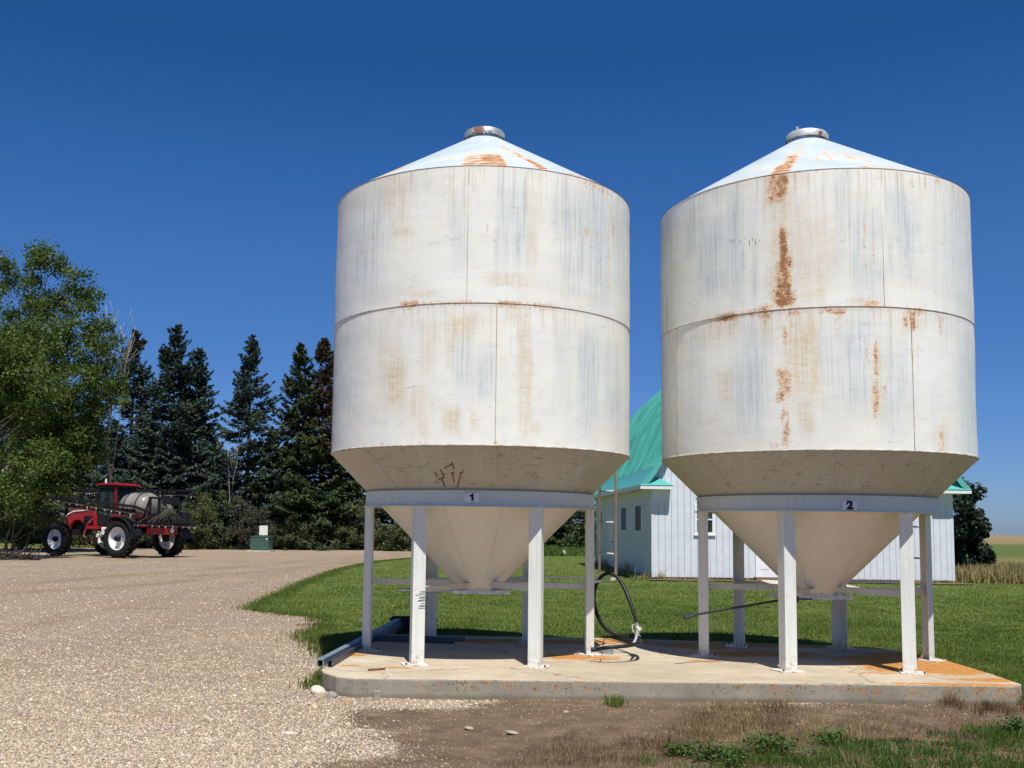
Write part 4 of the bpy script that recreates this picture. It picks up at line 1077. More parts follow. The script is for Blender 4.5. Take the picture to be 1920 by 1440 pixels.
def lobe_tree(name, lobes, Y, trunk_px, label, cat, mat, seed, leaf=(.10, .17), n_clump=150, per=200, bark=None, group=None, trunk_r=.18, dY=.8, clump_r=.55, trunks=1, zmin=.05):
    """broadleaf crown: leaf clumps spread through a set of overlapping lobes, on limbs that reach each lobe"""
    g = np.random.default_rng(seed)
    k = Y / F_PX
    Ls_ = []
    for (x, y, r) in lobes:
        c = at(x, y, Y + g.uniform(-1, 1) * r * k * dY); Ls_.append((c, r * k))
    b = at(trunk_px, 1000, Y); b[2] = 0
    root = empty(name, b); tag(root, label, cat, group)
    vol = np.array([r**2.3 for _, r in Ls_]); vol /= vol.sum()
    pick = g.choice(len(Ls_), n_clump, p=vol)
    dirs = unit(g.normal(size=(n_clump, 3))); rad = g.random(n_clump)**.40
    C0 = np.array([Ls_[i][0] for i in pick]) + dirs * (rad * np.array([Ls_[i][1] for i in pick]))[:, None]
    C0[:, 2] = np.maximum(C0[:, 2], zmin)
    cr = clump_r * g.uniform(.6, 1.35, n_clump)
    idx = np.repeat(np.arange(n_clump), per)
    dd = unit(g.normal(size=(len(idx), 3)) * [1, 1, .75]) * (g.random(len(idx))**.5 * cr[idx])[:, None]
    dd[:, 2] -= .10 * np.abs(dd[:, 0])
    C = C0[idx] + dd; keep = C[:, 2] > .03; C = C[keep]; idx = idx[keep]
    n_ = len(C)
    Nn = unit(g.normal(size=(n_, 3)) + [0, 0, .55]); D = unit(g.normal(size=(n_, 3)) + [0, 0, -.35])
    L = g.uniform(*leaf, n_); Wd = L * g.uniform(.6, .95, n_)
    tone = np.clip(g.normal(.42, .21, n_clump)[idx] + g.normal(size=n_) * .17, 0, 1)
    leaf_mesh('crown', C - b, D, Nn, L, Wd, tone, mat, root)
    if trunk_r:
        br = MB(); top = max(c[2] for c, _ in Ls_)
        for q in range(trunks):
            off = Vector((g.normal() * .35 * (q > 0), g.normal() * .35 * (q > 0), 0)); tp = Ls_[int(g.integers(len(Ls_)))] if q else max(Ls_, key=lambda c: c[0][2])
            e = Vector(tp[0] - b)
            br.tube([off.lerp(e, f) + Vector((g.normal() * .12, g.normal() * .12, -.1 if f == 0 else f * (1 - f) * 1.2)) for f in np.linspace(0, 1, 7)], [trunk_r * (1 - .85 * f) for f in np.linspace(0, 1, 7)], 8)
        for i in range(n_clump):
            if i % 7: continue
            e = Vector(C0[i] - b); s_ = Vector((e.x * .45 + g.normal() * .2, e.y * .45 + g.normal() * .2, max(.2, e.z * g.uniform(.62, .85))))
            br.tube([s_, s_.lerp(e, .5) + Vector((g.normal() * .18, g.normal() * .18, .12)), e], [trunk_r * .17, trunk_r * .11, .010], 5)
        br.build('trunk', bark or M_BARK, root, True)
    return root

SPR = 'spruce trees behind the gravel yard'
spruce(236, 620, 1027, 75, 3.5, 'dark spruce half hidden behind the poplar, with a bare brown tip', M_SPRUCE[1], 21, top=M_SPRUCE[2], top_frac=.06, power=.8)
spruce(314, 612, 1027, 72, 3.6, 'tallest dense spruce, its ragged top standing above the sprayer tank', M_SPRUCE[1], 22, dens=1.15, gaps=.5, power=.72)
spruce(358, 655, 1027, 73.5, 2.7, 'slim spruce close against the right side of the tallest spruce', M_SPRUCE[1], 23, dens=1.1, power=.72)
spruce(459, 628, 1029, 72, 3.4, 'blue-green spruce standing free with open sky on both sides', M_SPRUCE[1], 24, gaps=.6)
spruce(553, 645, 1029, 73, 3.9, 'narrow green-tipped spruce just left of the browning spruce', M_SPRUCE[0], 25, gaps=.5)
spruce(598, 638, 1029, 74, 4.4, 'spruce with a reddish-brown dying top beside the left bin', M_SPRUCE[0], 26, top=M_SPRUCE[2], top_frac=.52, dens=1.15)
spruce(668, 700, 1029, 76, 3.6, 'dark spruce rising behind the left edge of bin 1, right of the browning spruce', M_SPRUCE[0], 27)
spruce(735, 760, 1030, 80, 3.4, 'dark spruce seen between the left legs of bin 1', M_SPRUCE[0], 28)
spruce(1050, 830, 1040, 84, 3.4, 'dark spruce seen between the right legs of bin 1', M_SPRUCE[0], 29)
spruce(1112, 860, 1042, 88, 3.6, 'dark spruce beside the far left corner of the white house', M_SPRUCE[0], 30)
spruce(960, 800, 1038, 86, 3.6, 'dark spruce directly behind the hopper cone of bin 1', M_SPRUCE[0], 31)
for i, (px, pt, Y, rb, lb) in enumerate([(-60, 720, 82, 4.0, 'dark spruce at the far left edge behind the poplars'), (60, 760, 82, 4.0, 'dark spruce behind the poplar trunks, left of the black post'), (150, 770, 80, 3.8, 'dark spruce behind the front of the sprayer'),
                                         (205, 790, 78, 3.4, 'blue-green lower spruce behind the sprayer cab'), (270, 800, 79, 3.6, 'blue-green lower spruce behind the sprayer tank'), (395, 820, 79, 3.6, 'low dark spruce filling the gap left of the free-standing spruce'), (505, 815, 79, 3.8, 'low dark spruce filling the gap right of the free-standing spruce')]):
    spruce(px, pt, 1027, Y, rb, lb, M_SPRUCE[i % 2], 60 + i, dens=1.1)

POPG = 'poplar trees at the left edge'
lobe_tree('poplar_tree', [(98, 480, 34), (70, 500, 48), (20, 510, 45), (60, 590, 80), (150, 540, 40), (165, 590, 42), (100, 680, 100), (190, 700, 50), (195, 650, 36), (20, 700, 90), (60, 800, 100), (150, 790, 66), (208, 745, 44), (110, 860, 70), (30, 880, 70), (160, 850, 34), (225, 715, 30), (60, 930, 50), (120, 910, 40)],
          57, -25, 'tall leafy poplar with pale bark in front of the spruces at left', 'tree', M_POPLAR, 41, n_clump=420, per=190, bark=M_WBARK, trunk_r=.13, trunks=2, clump_r=.66, leaf=(.11, .18), group=POPG)
lobe_tree('poplar_tree', [(40, 640, 56), (70, 730, 60), (-60, 560, 70), (-120, 600, 90), (-30, 680, 80), (-110, 740, 110), (-20, 800, 70), (-90, 860, 90), (20, 900, 46), (-10, 940, 40)],
          46, -110, 'leafy poplar cut off by the left edge of the picture', 'tree', M_POPLAR, 42, n_clump=420, per=120, bark=M_WBARK, trunk_r=.18, trunks=2, clump_r=.6, leaf=(.11, .18), group=POPG)
def dead_tree(px, Y, tips, label, seed, th=.6):
    g = np.random.default_rng(seed); b = at(px, 1000, Y); b[2] = 0
    root = empty('dead_tree', b); tag(root, label, 'tree'); m = MB()
    top = Vector(at(*tips[0], Y) - b)
    tr = [Vector((0, 0, -.1)).lerp(top, f) + Vector((g.normal() * .12, g.normal() * .1, 0)) for f in np.linspace(0, 1, 8)]
    m.tube(tr, [.16 * th * (1 - .9 * f) for f in np.linspace(0, 1, 8)], 7)
    tw = MB()
    for (x, y) in tips[1:]:
        e = Vector(at(x, y, Y + g.uniform(-1.5, 1.5)) - b); s = tr[int(g.integers(2, 6))]
        p = [s, s.lerp(e, .4) + Vector((0, 0, .1)), s.lerp(e, .75) + Vector((g.normal() * .1, 0, .15)), e]
        m.tube(p, [.05 * th, .04 * th, .025 * th, .01], 6)
        for j in range(9):
            q = p[1].lerp(e, g.random()); q2 = q + (e - s).normalized() * g.uniform(.3, 1.0) + Vector((g.normal() * .35, g.normal() * .35, g.uniform(.1, .8)))
            m.tube([q, q.lerp(q2, .5) + Vector((0, 0, .05)), q2], [.018 * th, .014 * th, .007], 4)
    m.build('trunk', M_DEADW, root, True)
dead_tree(205, 60, [(200, 575), (215, 590), (232, 625), (245, 640), (190, 600), (150, 650), (160, 690), (225, 700), (250, 625), (185, 660), (170, 670)], 'bare bleached dead tree poking out behind the poplar', 5)
dead_tree(428, 70.5, [(430, 835), (412, 848), (446, 842)], 'thin bare grey dead sapling in front of the free-standing spruce', 6, .35)
# shrubs along the edge of the yard
def shrub(lobes, Y, label, mat, seed, **kw):
    a = dict(leaf=(.07, .14), n_clump=70, per=130, trunk_r=.05, trunks=4, clump_r=.42, group='shrubs along the edge of the yard', dY=1.0); a.update(kw)
    return lobe_tree('shrub', lobes, Y, lobes[0][0], label, 'shrub', mat, seed, **a)
shrub([(385, 985, 42), (370, 950, 30), (400, 940, 34), (380, 1015, 30)], 69, 'olive green shrub just right of the sprayer rear wheel', M_SHRUBL[0], 71)
shrub([(450, 975, 46), (480, 985, 40), (460, 940, 34), (440, 1010, 30), (500, 1000, 30)], 70, 'greyish shrub full of dead twigs behind the green utility box', M_SHRUBL[2], 72, n_clump=90)
shrub([(545, 990, 44), (560, 1010, 30), (520, 1015, 24)], 71, 'dark green rounded shrub right of the utility box', M_SHRUBL[0], 73)
shrub([(620, 985, 48), (600, 1010, 30), (650, 1010, 34), (670, 975, 40)], 72, 'dark green shrub against the spruces by the left leg of bin 1', M_SHRUBL[0], 74)
shrub([(735, 1012, 30), (760, 1018, 22), (715, 1020, 18)], 72, 'olive shrub seen between the left legs of bin 1', M_SHRUBL[0], 75, leaf=(.08, .2))
shrub([(30, 1000, 34), (75, 998, 34), (-25, 995, 40), (110, 1005, 22)], 62, 'bright green low shrub left of the sprayer front wheel', M_SHRUBL[1], 76)
shrub([(300, 985, 40), (260, 990, 40), (340, 990, 34)], 67, 'olive shrub behind the sprayer, showing under its tank', M_SHRUBL[0], 77)
shrub([(170, 985, 44), (120, 985, 40), (210, 990, 34)], 69, 'dark shrub behind the sprayer hood', M_SHRUBL[0], 78)
shrub([(15, 965, 40), (62, 955, 34), (-40, 960, 50), (95, 975, 22), (30, 930, 34)], 58, 'dark leafy shrub filling the space under the poplars at far left', M_SHRUBL[0], 79, n_clump=110)
# tree by the right end of the house
lobe_tree('spruce_tree', [(1800, 915, 18), (1812, 925, 18), (1805, 975, 34), (1822, 985, 24), (1800, 1035, 40), (1830, 1040, 24), (1785, 1000, 40), (1845, 1048, 12), (1790, 940, 16)], 41, 1797, 'dark bushy evergreen at the right end of the white house', 'tree',
          foliage('dark_evergreen', [(.016, .030, .016), (.026, .042, .024), (.038, .058, .034), (.06, .08, .05)], .08, .5, .25), 43, leaf=(.10, .22), n_clump=190, per=110, clump_r=.30, trunk_r=.10, dY=.9)

# ================================================================== SPRAYER
M_RED = simple('glossy_red_paint', (.34, .010, .014), .28, 0, .06, 4, .5)
M_REDD = simple('deep_red_paint', (.26, .010, .012), .4, 0, .1, 4, .4)
M_BLK = simple('black_plastic', (.014, .014, .016), .5, 0, .2)
M_BOOM = simple('black_boom_steel', (.018, .018, .02), .45, .2, .2)
M_TYRE = simple('tyre_rubber', (.016, .016, .016), .85, 0, .25, 12, .2)
M_RIMW = simple('white_rim', (.76, .76, .75), .35, 0, .05, 4, .4, dirt=(.6, .58, .52))
M_TANK = simple('translucent_tank', (.22, .205, .185), .35, 0, .30, 1.6, .45, dirt=(.13, .12, .11))
M_HOSE = simple('tan_hose', (.34, .27, .20), .6)
M_HOSED = simple('grey_hose', (.13, .115, .10), .6)
M_ORANGE = simple('orange_marker', (.85, .08, .02), .5)
M_CABG = glass('cab_glass', (.012, .022, .024))
M_WHT = simple('white_plastic', (.78, .78, .76), .5)
M_CHROME = simple('bright_metal', (.6, .6, .6), .25, .8)
HEAD = R_(152.6)
srl = np.array([-16.7, 49.6]); sF = np.array([math.cos(HEAD), math.sin(HEAD)]); sL = np.array([-sF[1], sF[0]])
sO = srl - sL * 1.65
spr = empty('crop_sprayer', (sO[0], sO[1], 0), HEAD)
tag(spr, 'red self-propelled crop sprayer with folded black booms parked in front of the trees', 'sprayer')
def wheel(s, t, Rw, Ww, side, fender=False):
    w = empty('wheel', (s, t, Rw)); w.parent = spr
    rot = Matrix.Rotation(R_(90), 3, 'X')
    h = Ww / 2; ri = Rw * .60
    MB().lathe([(ri, -h * .85), (ri * 1.05, -h), (Rw * .86, -h * 1.02), (Rw * .955, -h * .82), (Rw * .965, 0), (Rw * .955, h * .82), (Rw * .86, h * 1.02), (ri * 1.05, h), (ri, h * .85)], 40, rot=rot).build('tyre', M_TYRE, w, True)
    lg = MB(); nl = 22
    for i in range(nl):
        for sgn in (-1, 1):
            a = 2 * math.pi * (i + (.25 if sgn > 0 else -.25)) / nl
            c = Vector((math.cos(a) * Rw * .965, sgn * h * .48, math.sin(a) * Rw * .965))
            rr = Matrix.Rotation(-a, 3, 'Y') @ Matrix.Rotation(R_(38) * sgn, 3, 'X')
            lg.box(c, (Rw * .085, h * 1.15, .05), rr)
    lo = lg.build('tread', M_TYRE, w); lo['kind'] = 'stuff'
    # dished rim, bowl open outwards
    o = side
    pr = [(ri * 1.02, h * .80), (ri * .98, h * .84), (ri * .93, h * .70), (ri * .88, h * .15), (ri * .70, h * .02), (ri * .34, h * .10), (ri * .30, h * .32), (.001, h * .34)]
    MB().lathe([(r, z * o) for r, z in pr], 36, rot=Matrix.Rotation(R_(-90), 3, 'X')).build('rim', M_RIMW, w, 'auto')
    MB().lathe([(ri * .98, -h * .8 * o), (ri * .90, -h * .6 * o), (ri * .86, h * .1 * o)], 36, rot=Matrix.Rotation(R_(-90), 3, 'X')).build('rim_back', M_RIMW, w, 'auto')
    MB().lathe([(.001, h * 1.25 * o), (ri * .2, h * 1.22 * o), (ri * .22, h * .9 * o), (ri * .27, h * .8 * o), (ri * .27, h * .2 * o)], 20, rot=Matrix.Rotation(R_(-90), 3, 'X')).build('hub', M_BLK, w, 'auto')
    return w
RWR, RWF = .93, .83
wheel(0, 1.65, RWR, .52, 1); wheel(0, -1.65, RWR, .52, -1); wheel(4.3, 1.6, RWF, .46, 1); wheel(4.3, -1.6, RWF, .46, -1)
def fender(t):
    m = MB(); n_ = 14; vs = []
    for i in range(n_ + 1):
        a = R_(55 + 125 * i / n_); r0 = RWR + .09
        for y in (-.34, .34):
            for r in (r0, r0 + .035): vs.append((math.cos(a) * r, t + y, RWR + math.sin(a) * r))
    fs = []
    for i in range(n_):
        b = i * 4
        fs += [(b, b + 2, b + 6, b + 4), (b + 1, b + 5, b + 7, b + 3), (b, b + 4, b + 5, b + 1), (b + 2, b + 3, b + 7, b + 6)]
    fs += [(0, 1, 3, 2), (n_ * 4, n_ * 4 + 2, n_ * 4 + 3, n_ * 4 + 1)]
    m.add(vs, fs).build('fender', M_BLK, spr, 'auto')
fender(1.65); fender(-1.65)
# chassis
ch = MB().boxz(-1.0, 4.6, -.42, .42, 1.25, 1.55).boxz(-.25, .25, -1.4, 1.4, 1.15, 1.45).boxz(4.1, 4.5, -1.38, 1.38, 1.05, 1.3)
for t in (-1.35, 1.35): ch.boxz(-.14, .14, t - .10, t + .10, .75, 1.35).boxz(4.18, 4.42, t - .09, t + .09, .7, 1.25)
ch.build('chassis', M_BLK, spr, bevel=.02)
# hood: arched side profile, extruded, nose drops towards the front wheels
hp = [(2.75, 1.45), (2.75, 2.45), (3.3, 2.50), (3.9, 2.46), (4.4, 2.36), (4.75, 2.20), (4.98, 1.98), (5.05, 1.72), (5.0, 1.45), (4.78, 1.22), (4.62, 1.22), (4.55, 1.5), (4.3, 1.75), (3.9, 1.75), (3.6, 1.5)]
hood = MB().extrude(hp, (0, -.62, 0), (1, 0, 0), (0, 0, 1), (0, 1, 0), 1.24).build('hood', M_RED, spr, bevel=.06)
for s in (-1, 1):
    MB().extrude([(3.4, 2.27), (4.35, 2.20), (4.8, 2.03), (4.95, 1.9), (4.77, 2.10), (4.35, 2.26), (3.4, 2.33)], (0, s * .655, 0), (1, 0, 0), (0, 0, 1), (0, -s, 0), .03).build('hood_stripe', M_WHT, hood)
    MB().extrude([(4.60, 1.45), (4.86, 1.95), (4.93, 1.85), (4.80, 1.35)], (0, s * .66, 0), (1, 0, 0), (0, 0, 1), (0, -s, 0), .03).build('air_scoop', M_BLK, hood)
    MB().extrude([(3.0, 1.55), (3.6, 1.58), (3.6, 2.0), (3.0, 2.0)], (0, s * .66, 0), (1, 0, 0), (0, 0, 1), (0, -s, 0), .03).build('side_grille', M_BLK, hood)
MB().boxz(5.03, 5.07, -.45, .45, 1.5, 2.0).build('front_grille', M_BLK, hood)
# cab
cp = [(1.4, 1.5), (2.62, 1.5), (2.75, 2.2), (2.58, 3.42), (1.5, 3.42), (1.4, 2.3)]
cab = MB().extrude(cp, (0, -.60, 0), (1, 0, 0), (0, 0, 1), (0, 1, 0), 1.20).build('cab', M_CABG, spr, bevel=.05)
roofm = MB().extrude([(1.2, 3.52), (1.24, 3.59), (1.5, 3.64), (2.5, 3.64), (2.76, 3.59), (2.82, 3.53)], (0, -.74, 0), (1, 0, 0), (0, 0, 1), (0, 1, 0), 1.48).build('cab_roof', M_RED, cab, bevel=.05)
MB().boxz(1.25, 2.76, -.69, .69, 3.42, 3.517).build('roof_liner', M_BLK, cab)
for s in (-1, 1):
    for (a, b, w) in [((1.42, 1.5), (1.52, 3.42), .14), ((2.74, 2.2), (2.58, 3.42), .08), ((2.08, 1.5), (2.04, 3.42), .06)]:
        MB().bar((a[0], s * .615, a[1]), (b[0], s * .615, b[1]), w, .05, (0, 1, 0)).build('pillar', M_REDD if (w > .1 and s > 0) else M_BLK, cab)
    MB().extrude([(1.42, 1.52), (2.6, 1.52), (2.7, 2.02), (1.42, 2.02)], (0, s * .64, 0), (1, 0, 0), (0, 0, 1), (0, -s, 0), .03).build('cab_skirt', M_BLK, cab)
MB().cyl((2.4, .45, 3.64), (2.4, .45, 3.86), .055, .04, n=12).build('beacon', M_WHT, cab)
MB().bar((2.6, .62, 3.0), (3.15, 1.25, 2.95), .03, .03).boxz(3.12, 3.18, 1.15, 1.40, 2.65, 3.05).build('mirror', M_BLK, cab)
MB().bar((2.6, -.62, 3.0), (3.15, -1.25, 2.95), .03, .03).boxz(3.12, 3.18, -1.40, -1.15, 2.65, 3.05).build('mirror', M_BLK, cab)
# product tank: fat rounded barrel with bands
tp = []
for i, (s, r) in enumerate([(-.70, .02), (-.67, .42), (-.55, .62), (-.32, .71), (.1, .735), (.15, .71), (.25, .71), (.3, .735), (.75, .71), (1.0, .62), (1.1, .42), (1.12, .02)]): tp.append((r, s))
tank = MB().lathe(tp, 40, c=(.2, 0, 2.46), rot=Matrix.Scale(1.12, 3, Vector((0, 1, 0))) @ Matrix.Rotation(R_(90), 3, 'Y')).build('tank', M_TANK, spr, 'auto')
MB().cyl((.45, 0, 3.10), (.45, 0, 3.25), .2, n=20).build('tank_lid', M_BLK, tank)
for s_ in (-.2, .55): 
    MB().tube([(s_ + .2, math.cos(a) * .85, 2.46 + math.sin(a) * .765) for a in np.linspace(-.3, math.pi + .3, 20)], .022, 6).build('tank_strap', M_BLK, tank)
MB().boxz(-.6, 1.0, -.75, .75, 1.5, 1.75).build('tank_cradle', M_REDD, spr)
MB().boxz(.5, 1.1, .85, 1.25, 1.5, 2.05).build('tool_box', M_REDD, spr, bevel=.03)
# rear boom rack
fr = MB()
for t in (-.95, -.35, .35, .95): fr.boxz(-1.18, -1.08, t - .05, t + .05, 1.5, 2.95)
for z in (1.55, 2.1, 2.9): fr.boxz(-1.2, -1.06, -1.0, 1.0, z - .05, z + .05)
for t in (-.95, .95): fr.bar((-1.12, t, 2.9), (-.3, t * .7, 1.6), .07, .07)
fr.build('boom_rack', M_BLK, spr)
MB().boxz(-1.28, -1.21, -.80, .30, 2.62, 2.98).build('valve_block', M_BLK, spr, bevel=.02)
bump = MB().boxz(-1.16, -.98, -.95, .95, 1.14, 1.48).build('rear_panel', M_RED, spr, bevel=.02)
MB().extrude([(-.20, 0), (.20, 0), (0, .36)], (-1.175, -.15, 1.14), (0, 1, 0), (0, 0, 1), (-1, 0, 0), .012).build('warning_triangle', M_ORANGE, bump)
MB().cyl((-1.165, -.55, 1.33), (-1.18, -.55, 1.33), .13, n=24).build('speed_disc', M_WHT, bump)
for t in (-.85, .85): MB().boxz(-1.19, -1.163, t - .07, t + .07, 1.2, 1.3).build('tail_light', M_REDD, bump)
MB().boxz(-1.3, -1.0, -1.7, -1.2, 1.6, 2.25).build('rinse_tank', M_BLK, spr, bevel=.05)
# plumbing
for i in range(9):
    t = -.9 + i * .22
    MB().tube([(-1.26, -.25 + i * .03, 2.6), (-1.42, -.3 + i * .04, 2.4), (-1.44, t * .8 + .1, 2.0), (-1.42, t * 1.6, 1.72)], .014, 5).build('feed_hose', M_HOSED, spr, True)
MB().tube([(-1.25, .8, 2.1), (-1.4, 1.4, 1.95), (-1.35, 1.9, 1.7), (-1.0, 2.0, 1.35), (-.7, 1.5, 1.35)], .035, 6).build('drop_hose', M_BLK, spr, True)
MB().tube([(2.9, .7, 1.9), (3.0, .95, 1.6), (3.2, 1.0, 1.0), (2.7, .95, .85), (2.3, .9, .9)], .03, 6).build('step_rail', M_RED, spr, True)
MB().boxz(2.1, 2.75, .75, 1.25, 1.35, 1.5).build('side_platform', M_RED, spr, bevel=.02)
for i, (s, t, z) in enumerate([(2.4, .95, 1.2), (2.15, .95, 1.05)]): MB().cyl((s, t - .1, z), (s, t + .15, z), .09, n=12).build('filter_bowl', M_WHT if i else M_HOSE, spr)
MB().tube([(2.7, .9, 1.25), (2.4, 1.05, 1.32), (2.05, 1.05, 1.2), (1.8, 1.0, 1.0)], .035, 6).build('suction_hose', M_HOSE, spr, True)
MB().boxz(1.75, 2.0, .8, 1.0, 1.0, 1.45).build('rinse_canister', M_WHT, spr, bevel=.04)
def boom(p0, p1, nozzles, drop, seed):
    p0, p1 = Vector(p0), Vector(p1); d = (p1 - p0); L = d.length
    b = MB().bar(p0, p1, .09, .11)
    q0, q1 = p0 + Vector((0, 0, -drop)), p1 + Vector((0, 0, -drop * .35))
    b.bar(q0, q1, .055, .055)
    k = int(L / .55)
    for i in range(k):
        a = p0.lerp(p1, i / k); c = q0.lerp(q1, (i + .5) / k); e = p0.lerp(p1, (i + 1) / k)
        b.bar(a, c, .03, .03); b.bar(c, e, .03, .03)
    o = b.build('boom', M_BOOM, spr)
    MB().tube([q0.lerp(q1, f) + Vector((0, 0, -.06 - .02 * math.sin(f * 40))) for f in np.linspace(0, 1, 30)], .02, 5).build('spray_line', M_HOSE, o, True)
    for i in range(nozzles):
        c = q0.lerp(q1, (i + .5 + random.uniform(-.3, .3)) / nozzles) + Vector((0, 0, -.10 + random.uniform(-.04, .04)))
        MB().cyl(c + Vector((0, 0, .04)), c - Vector((0, 0, .05)), .030, .018, n=8).build('nozzle', M_WHT, o)
boom((-1.2, 2.0, 2.45), (4.0, 2.15, 2.90), 9, .30, 1)
boom((-1.1, 1.85, 2.25), (3.5, 1.95, 2.55), 8, .22, 2)
boom((-1.2, -2.0, 3.35), (7.3, -1.8, 3.42), 9, .22, 3)
boom((-1.3, -2.2, 1.72), (-1.3, 2.1, 1.72), 9, .16, 4)
boom((3.9, 2.15, 2.88), (4.55, 2.05, 2.96), 2, .22, 5)
MB().bar((-1.15, 1.0, 2.2), (-1.2, 2.05, 2.45), .09, .1).build('boom_hinge', M_BLK, spr)
MB().bar((-1.15, -1.0, 2.6), (-1.2, -2.05, 3.35), .09, .1).build('boom_hinge', M_BLK, spr)

# ================================================================== SMALL THINGS ABOUT THE YARD
def on(px, py, z=0.0): return gp(px, py, z)
# dark post by the trees
c = at(123, 1000, 62); po = MB().cyl((0, 0, -.1), (0, 0, 5.1), .12, .10, n=10).build('wooden_post', simple('dark_post_wood', (.035, .032, .03), .9, 0, .3), None, True); po.location = (c[0], c[1], 0)
tag(po, 'dark round wooden post standing upright behind the sprayer hood', 'post')
# green utility box with white sign
c = on(490, 1034); ub = empty('utility_box', (c[0], c[1], 0), R_(-4)); tag(ub, 'green metal utility box on a concrete base at the edge of the gravel', 'utility box')
M_UGREEN = simple('utility_green', (.050, .105, .085), .5, 0, .1, 3)
MB().boxz(-.58, .58, -.5, .5, .08, .92).boxz(-.60, .60, -.52, .52, .90, .96).boxz(-.03, .03, -.515, -.5, .1, .88).build('cabinet', M_UGREEN, ub, bevel=.02)
MB().boxz(-.8, .75, -.7, .6, 0, .08).build('base', M_WALK, ub)
MB().boxz(.40, .50, -.512, -.5, .76, .84).build('label_plate', M_WHT, ub)
c2 = on(488.5, 1033); sg = empty('notice_sign', (c2[0] + .0, c2[1] + .75, 0)); tag(sg, 'blank white square sign standing just behind the green utility box', 'sign')
MB().boxz(-.27, .27, -.01, .01, 1.0, 1.62).build('panel', M_WHT, sg); MB().boxz(-.03, .03, .012, .05, 0, 1.5).build('post', M_GALV, sg)
# white marker stake in the far lawn
c = on(1057, 1043); mk_ = empty('marker_stake', (c[0], c[1], 0)); tag(mk_, 'short white marker stake at the far edge of the lawn behind bin 1', 'stake')
MB().cyl((0, 0, -.05), (0, 0, .32), .09, n=10).build('stub', M_WHT, mk_, True); MB().cyl((0, 0, .32), (0, 0, .38), .10, .06, n=10).build('cap', M_GALV, mk_, True)
# fuel hose hung on the ladder bracket
hz = PADZ + .86
hp_ = [at(1118, 1218, 12.05), at(1140, 1214, 11.95), at(1175, 1211, 12.0), at(1199, 1205, 12.2), at(1196, 1199, 12.7), at(1165, 1192, 12.95), at(1138, 1180, 13.0), at(1122, 1158, 13.02), at(1114, 1130, 13.02), at(1115, 1106, 13.04), at(1123, 1087, 13.06), at(1134, 1077, 13.10), at(1146, 1076, 13.12), at(1160, 1085, 13.10), at(1172, 1106, 13.0), at(1181, 1128, 12.9), at(1189, 1152, 12.75), at(1194, 1170, 12.6)]
hp_ = [np.array([p[0], p[1], max(p[2], PADZ + .028)]) for p in hp_]
hs_ = empty('fuel_hose', (hp_[3][0], hp_[3][1], PADZ)); tag(hs_, 'black fuel hose looped over the ladder bracket of bin 1, nozzle hanging down', 'hose')
O = np.array([hp_[3][0], hp_[3][1], PADZ])
cm = [p for p in catmull([p - O for p in hp_], 6)]
MB().tube(cm, .023, 10).build('hose', simple('black_rubber_hose', (.015, .015, .016), .45, 0, .2), hs_, True)
MB().cyl(cm[0], cm[0] - np.array([.06, 0, 0]), .027, n=10).build('coupling', M_DARKSTEEL, hs_, True)
M_NOZ = simple('nozzle_metal', (.36, .35, .31), .4, .5, .15, 20)
na = cm[-1]; nb = at(1196, 1183, 12.5) - O; nc = at(1186, 1211, 12.15) - O
nz = MB().tube([na, na * .5 + nb * .5, nb], [.026, .034, .036], 10).build('nozzle_body', M_NOZ, hs_, True)
nc[2] = max(nc[2], .02)
MB().tube([nb, nb * .4 + nc * .6 + np.array([.01, 0, 0]), nc], [.022, .017, .016], 10).build('spout', simple('pale_spout', (.52, .52, .50), .35, .3), nz, True)
v0 = at(1203, 1178, 12.48) - O; v1 = at(1192, 1186, 12.48) - O
MB().cyl(v0, v1, .026, .022, n=12).build('valve_cap', simple('pale_cap', (.44, .42, .37), .4, .3), nz, True)
MB().tube([at(1192, 1170, 12.55) - O, at(1185, 1173, 12.55) - O, at(1187, 1184, 12.52) - O, at(1192, 1191, 12.48) - O, at(1198, 1190, 12.46) - O, at(1201, 1194, 12.45) - O], .008, 6).build('lever', M_NOZ, nz, True)
# bent steel tent plate with its wire
c = on(1137, 1226, PADZ); tp_ = empty('angle_bracket', (c[0], c[1], PADZ), R_(-8)); tag(tp_, 'short dark steel angle lying tent-wise on the pad below the hose', 'bracket')
MB().bar((0, -.045, .04), (.0, -.0451, .04), .001, .001).extrude([(-.06, 0), (0, .085), (.06, 0), (.052, 0), (0, .073), (-.052, 0)], (-.11, .03, 0), (0, 1, 0), (0, 0, 1), (1, 0, 0), .20).build('plate', M_DARKSTEEL, tp_)
w0 = at(1126, 1222, 11.9) - c; w1 = at(1133, 1196, 12.2) - c; w2 = at(1140, 1199, 12.3) - c; w3 = at(1175, 1208, 12.1) - c
wr = MB().tube([w0, (w0 + w1) / 2 + [0.01, 0, 0], w1], .006, 5).tube([w1, (w1 + w3) / 2, w3], .005, 5).build('wire', M_DARKSTEEL, tp_)
wr.rotation_euler = (0, 0, R_(8))
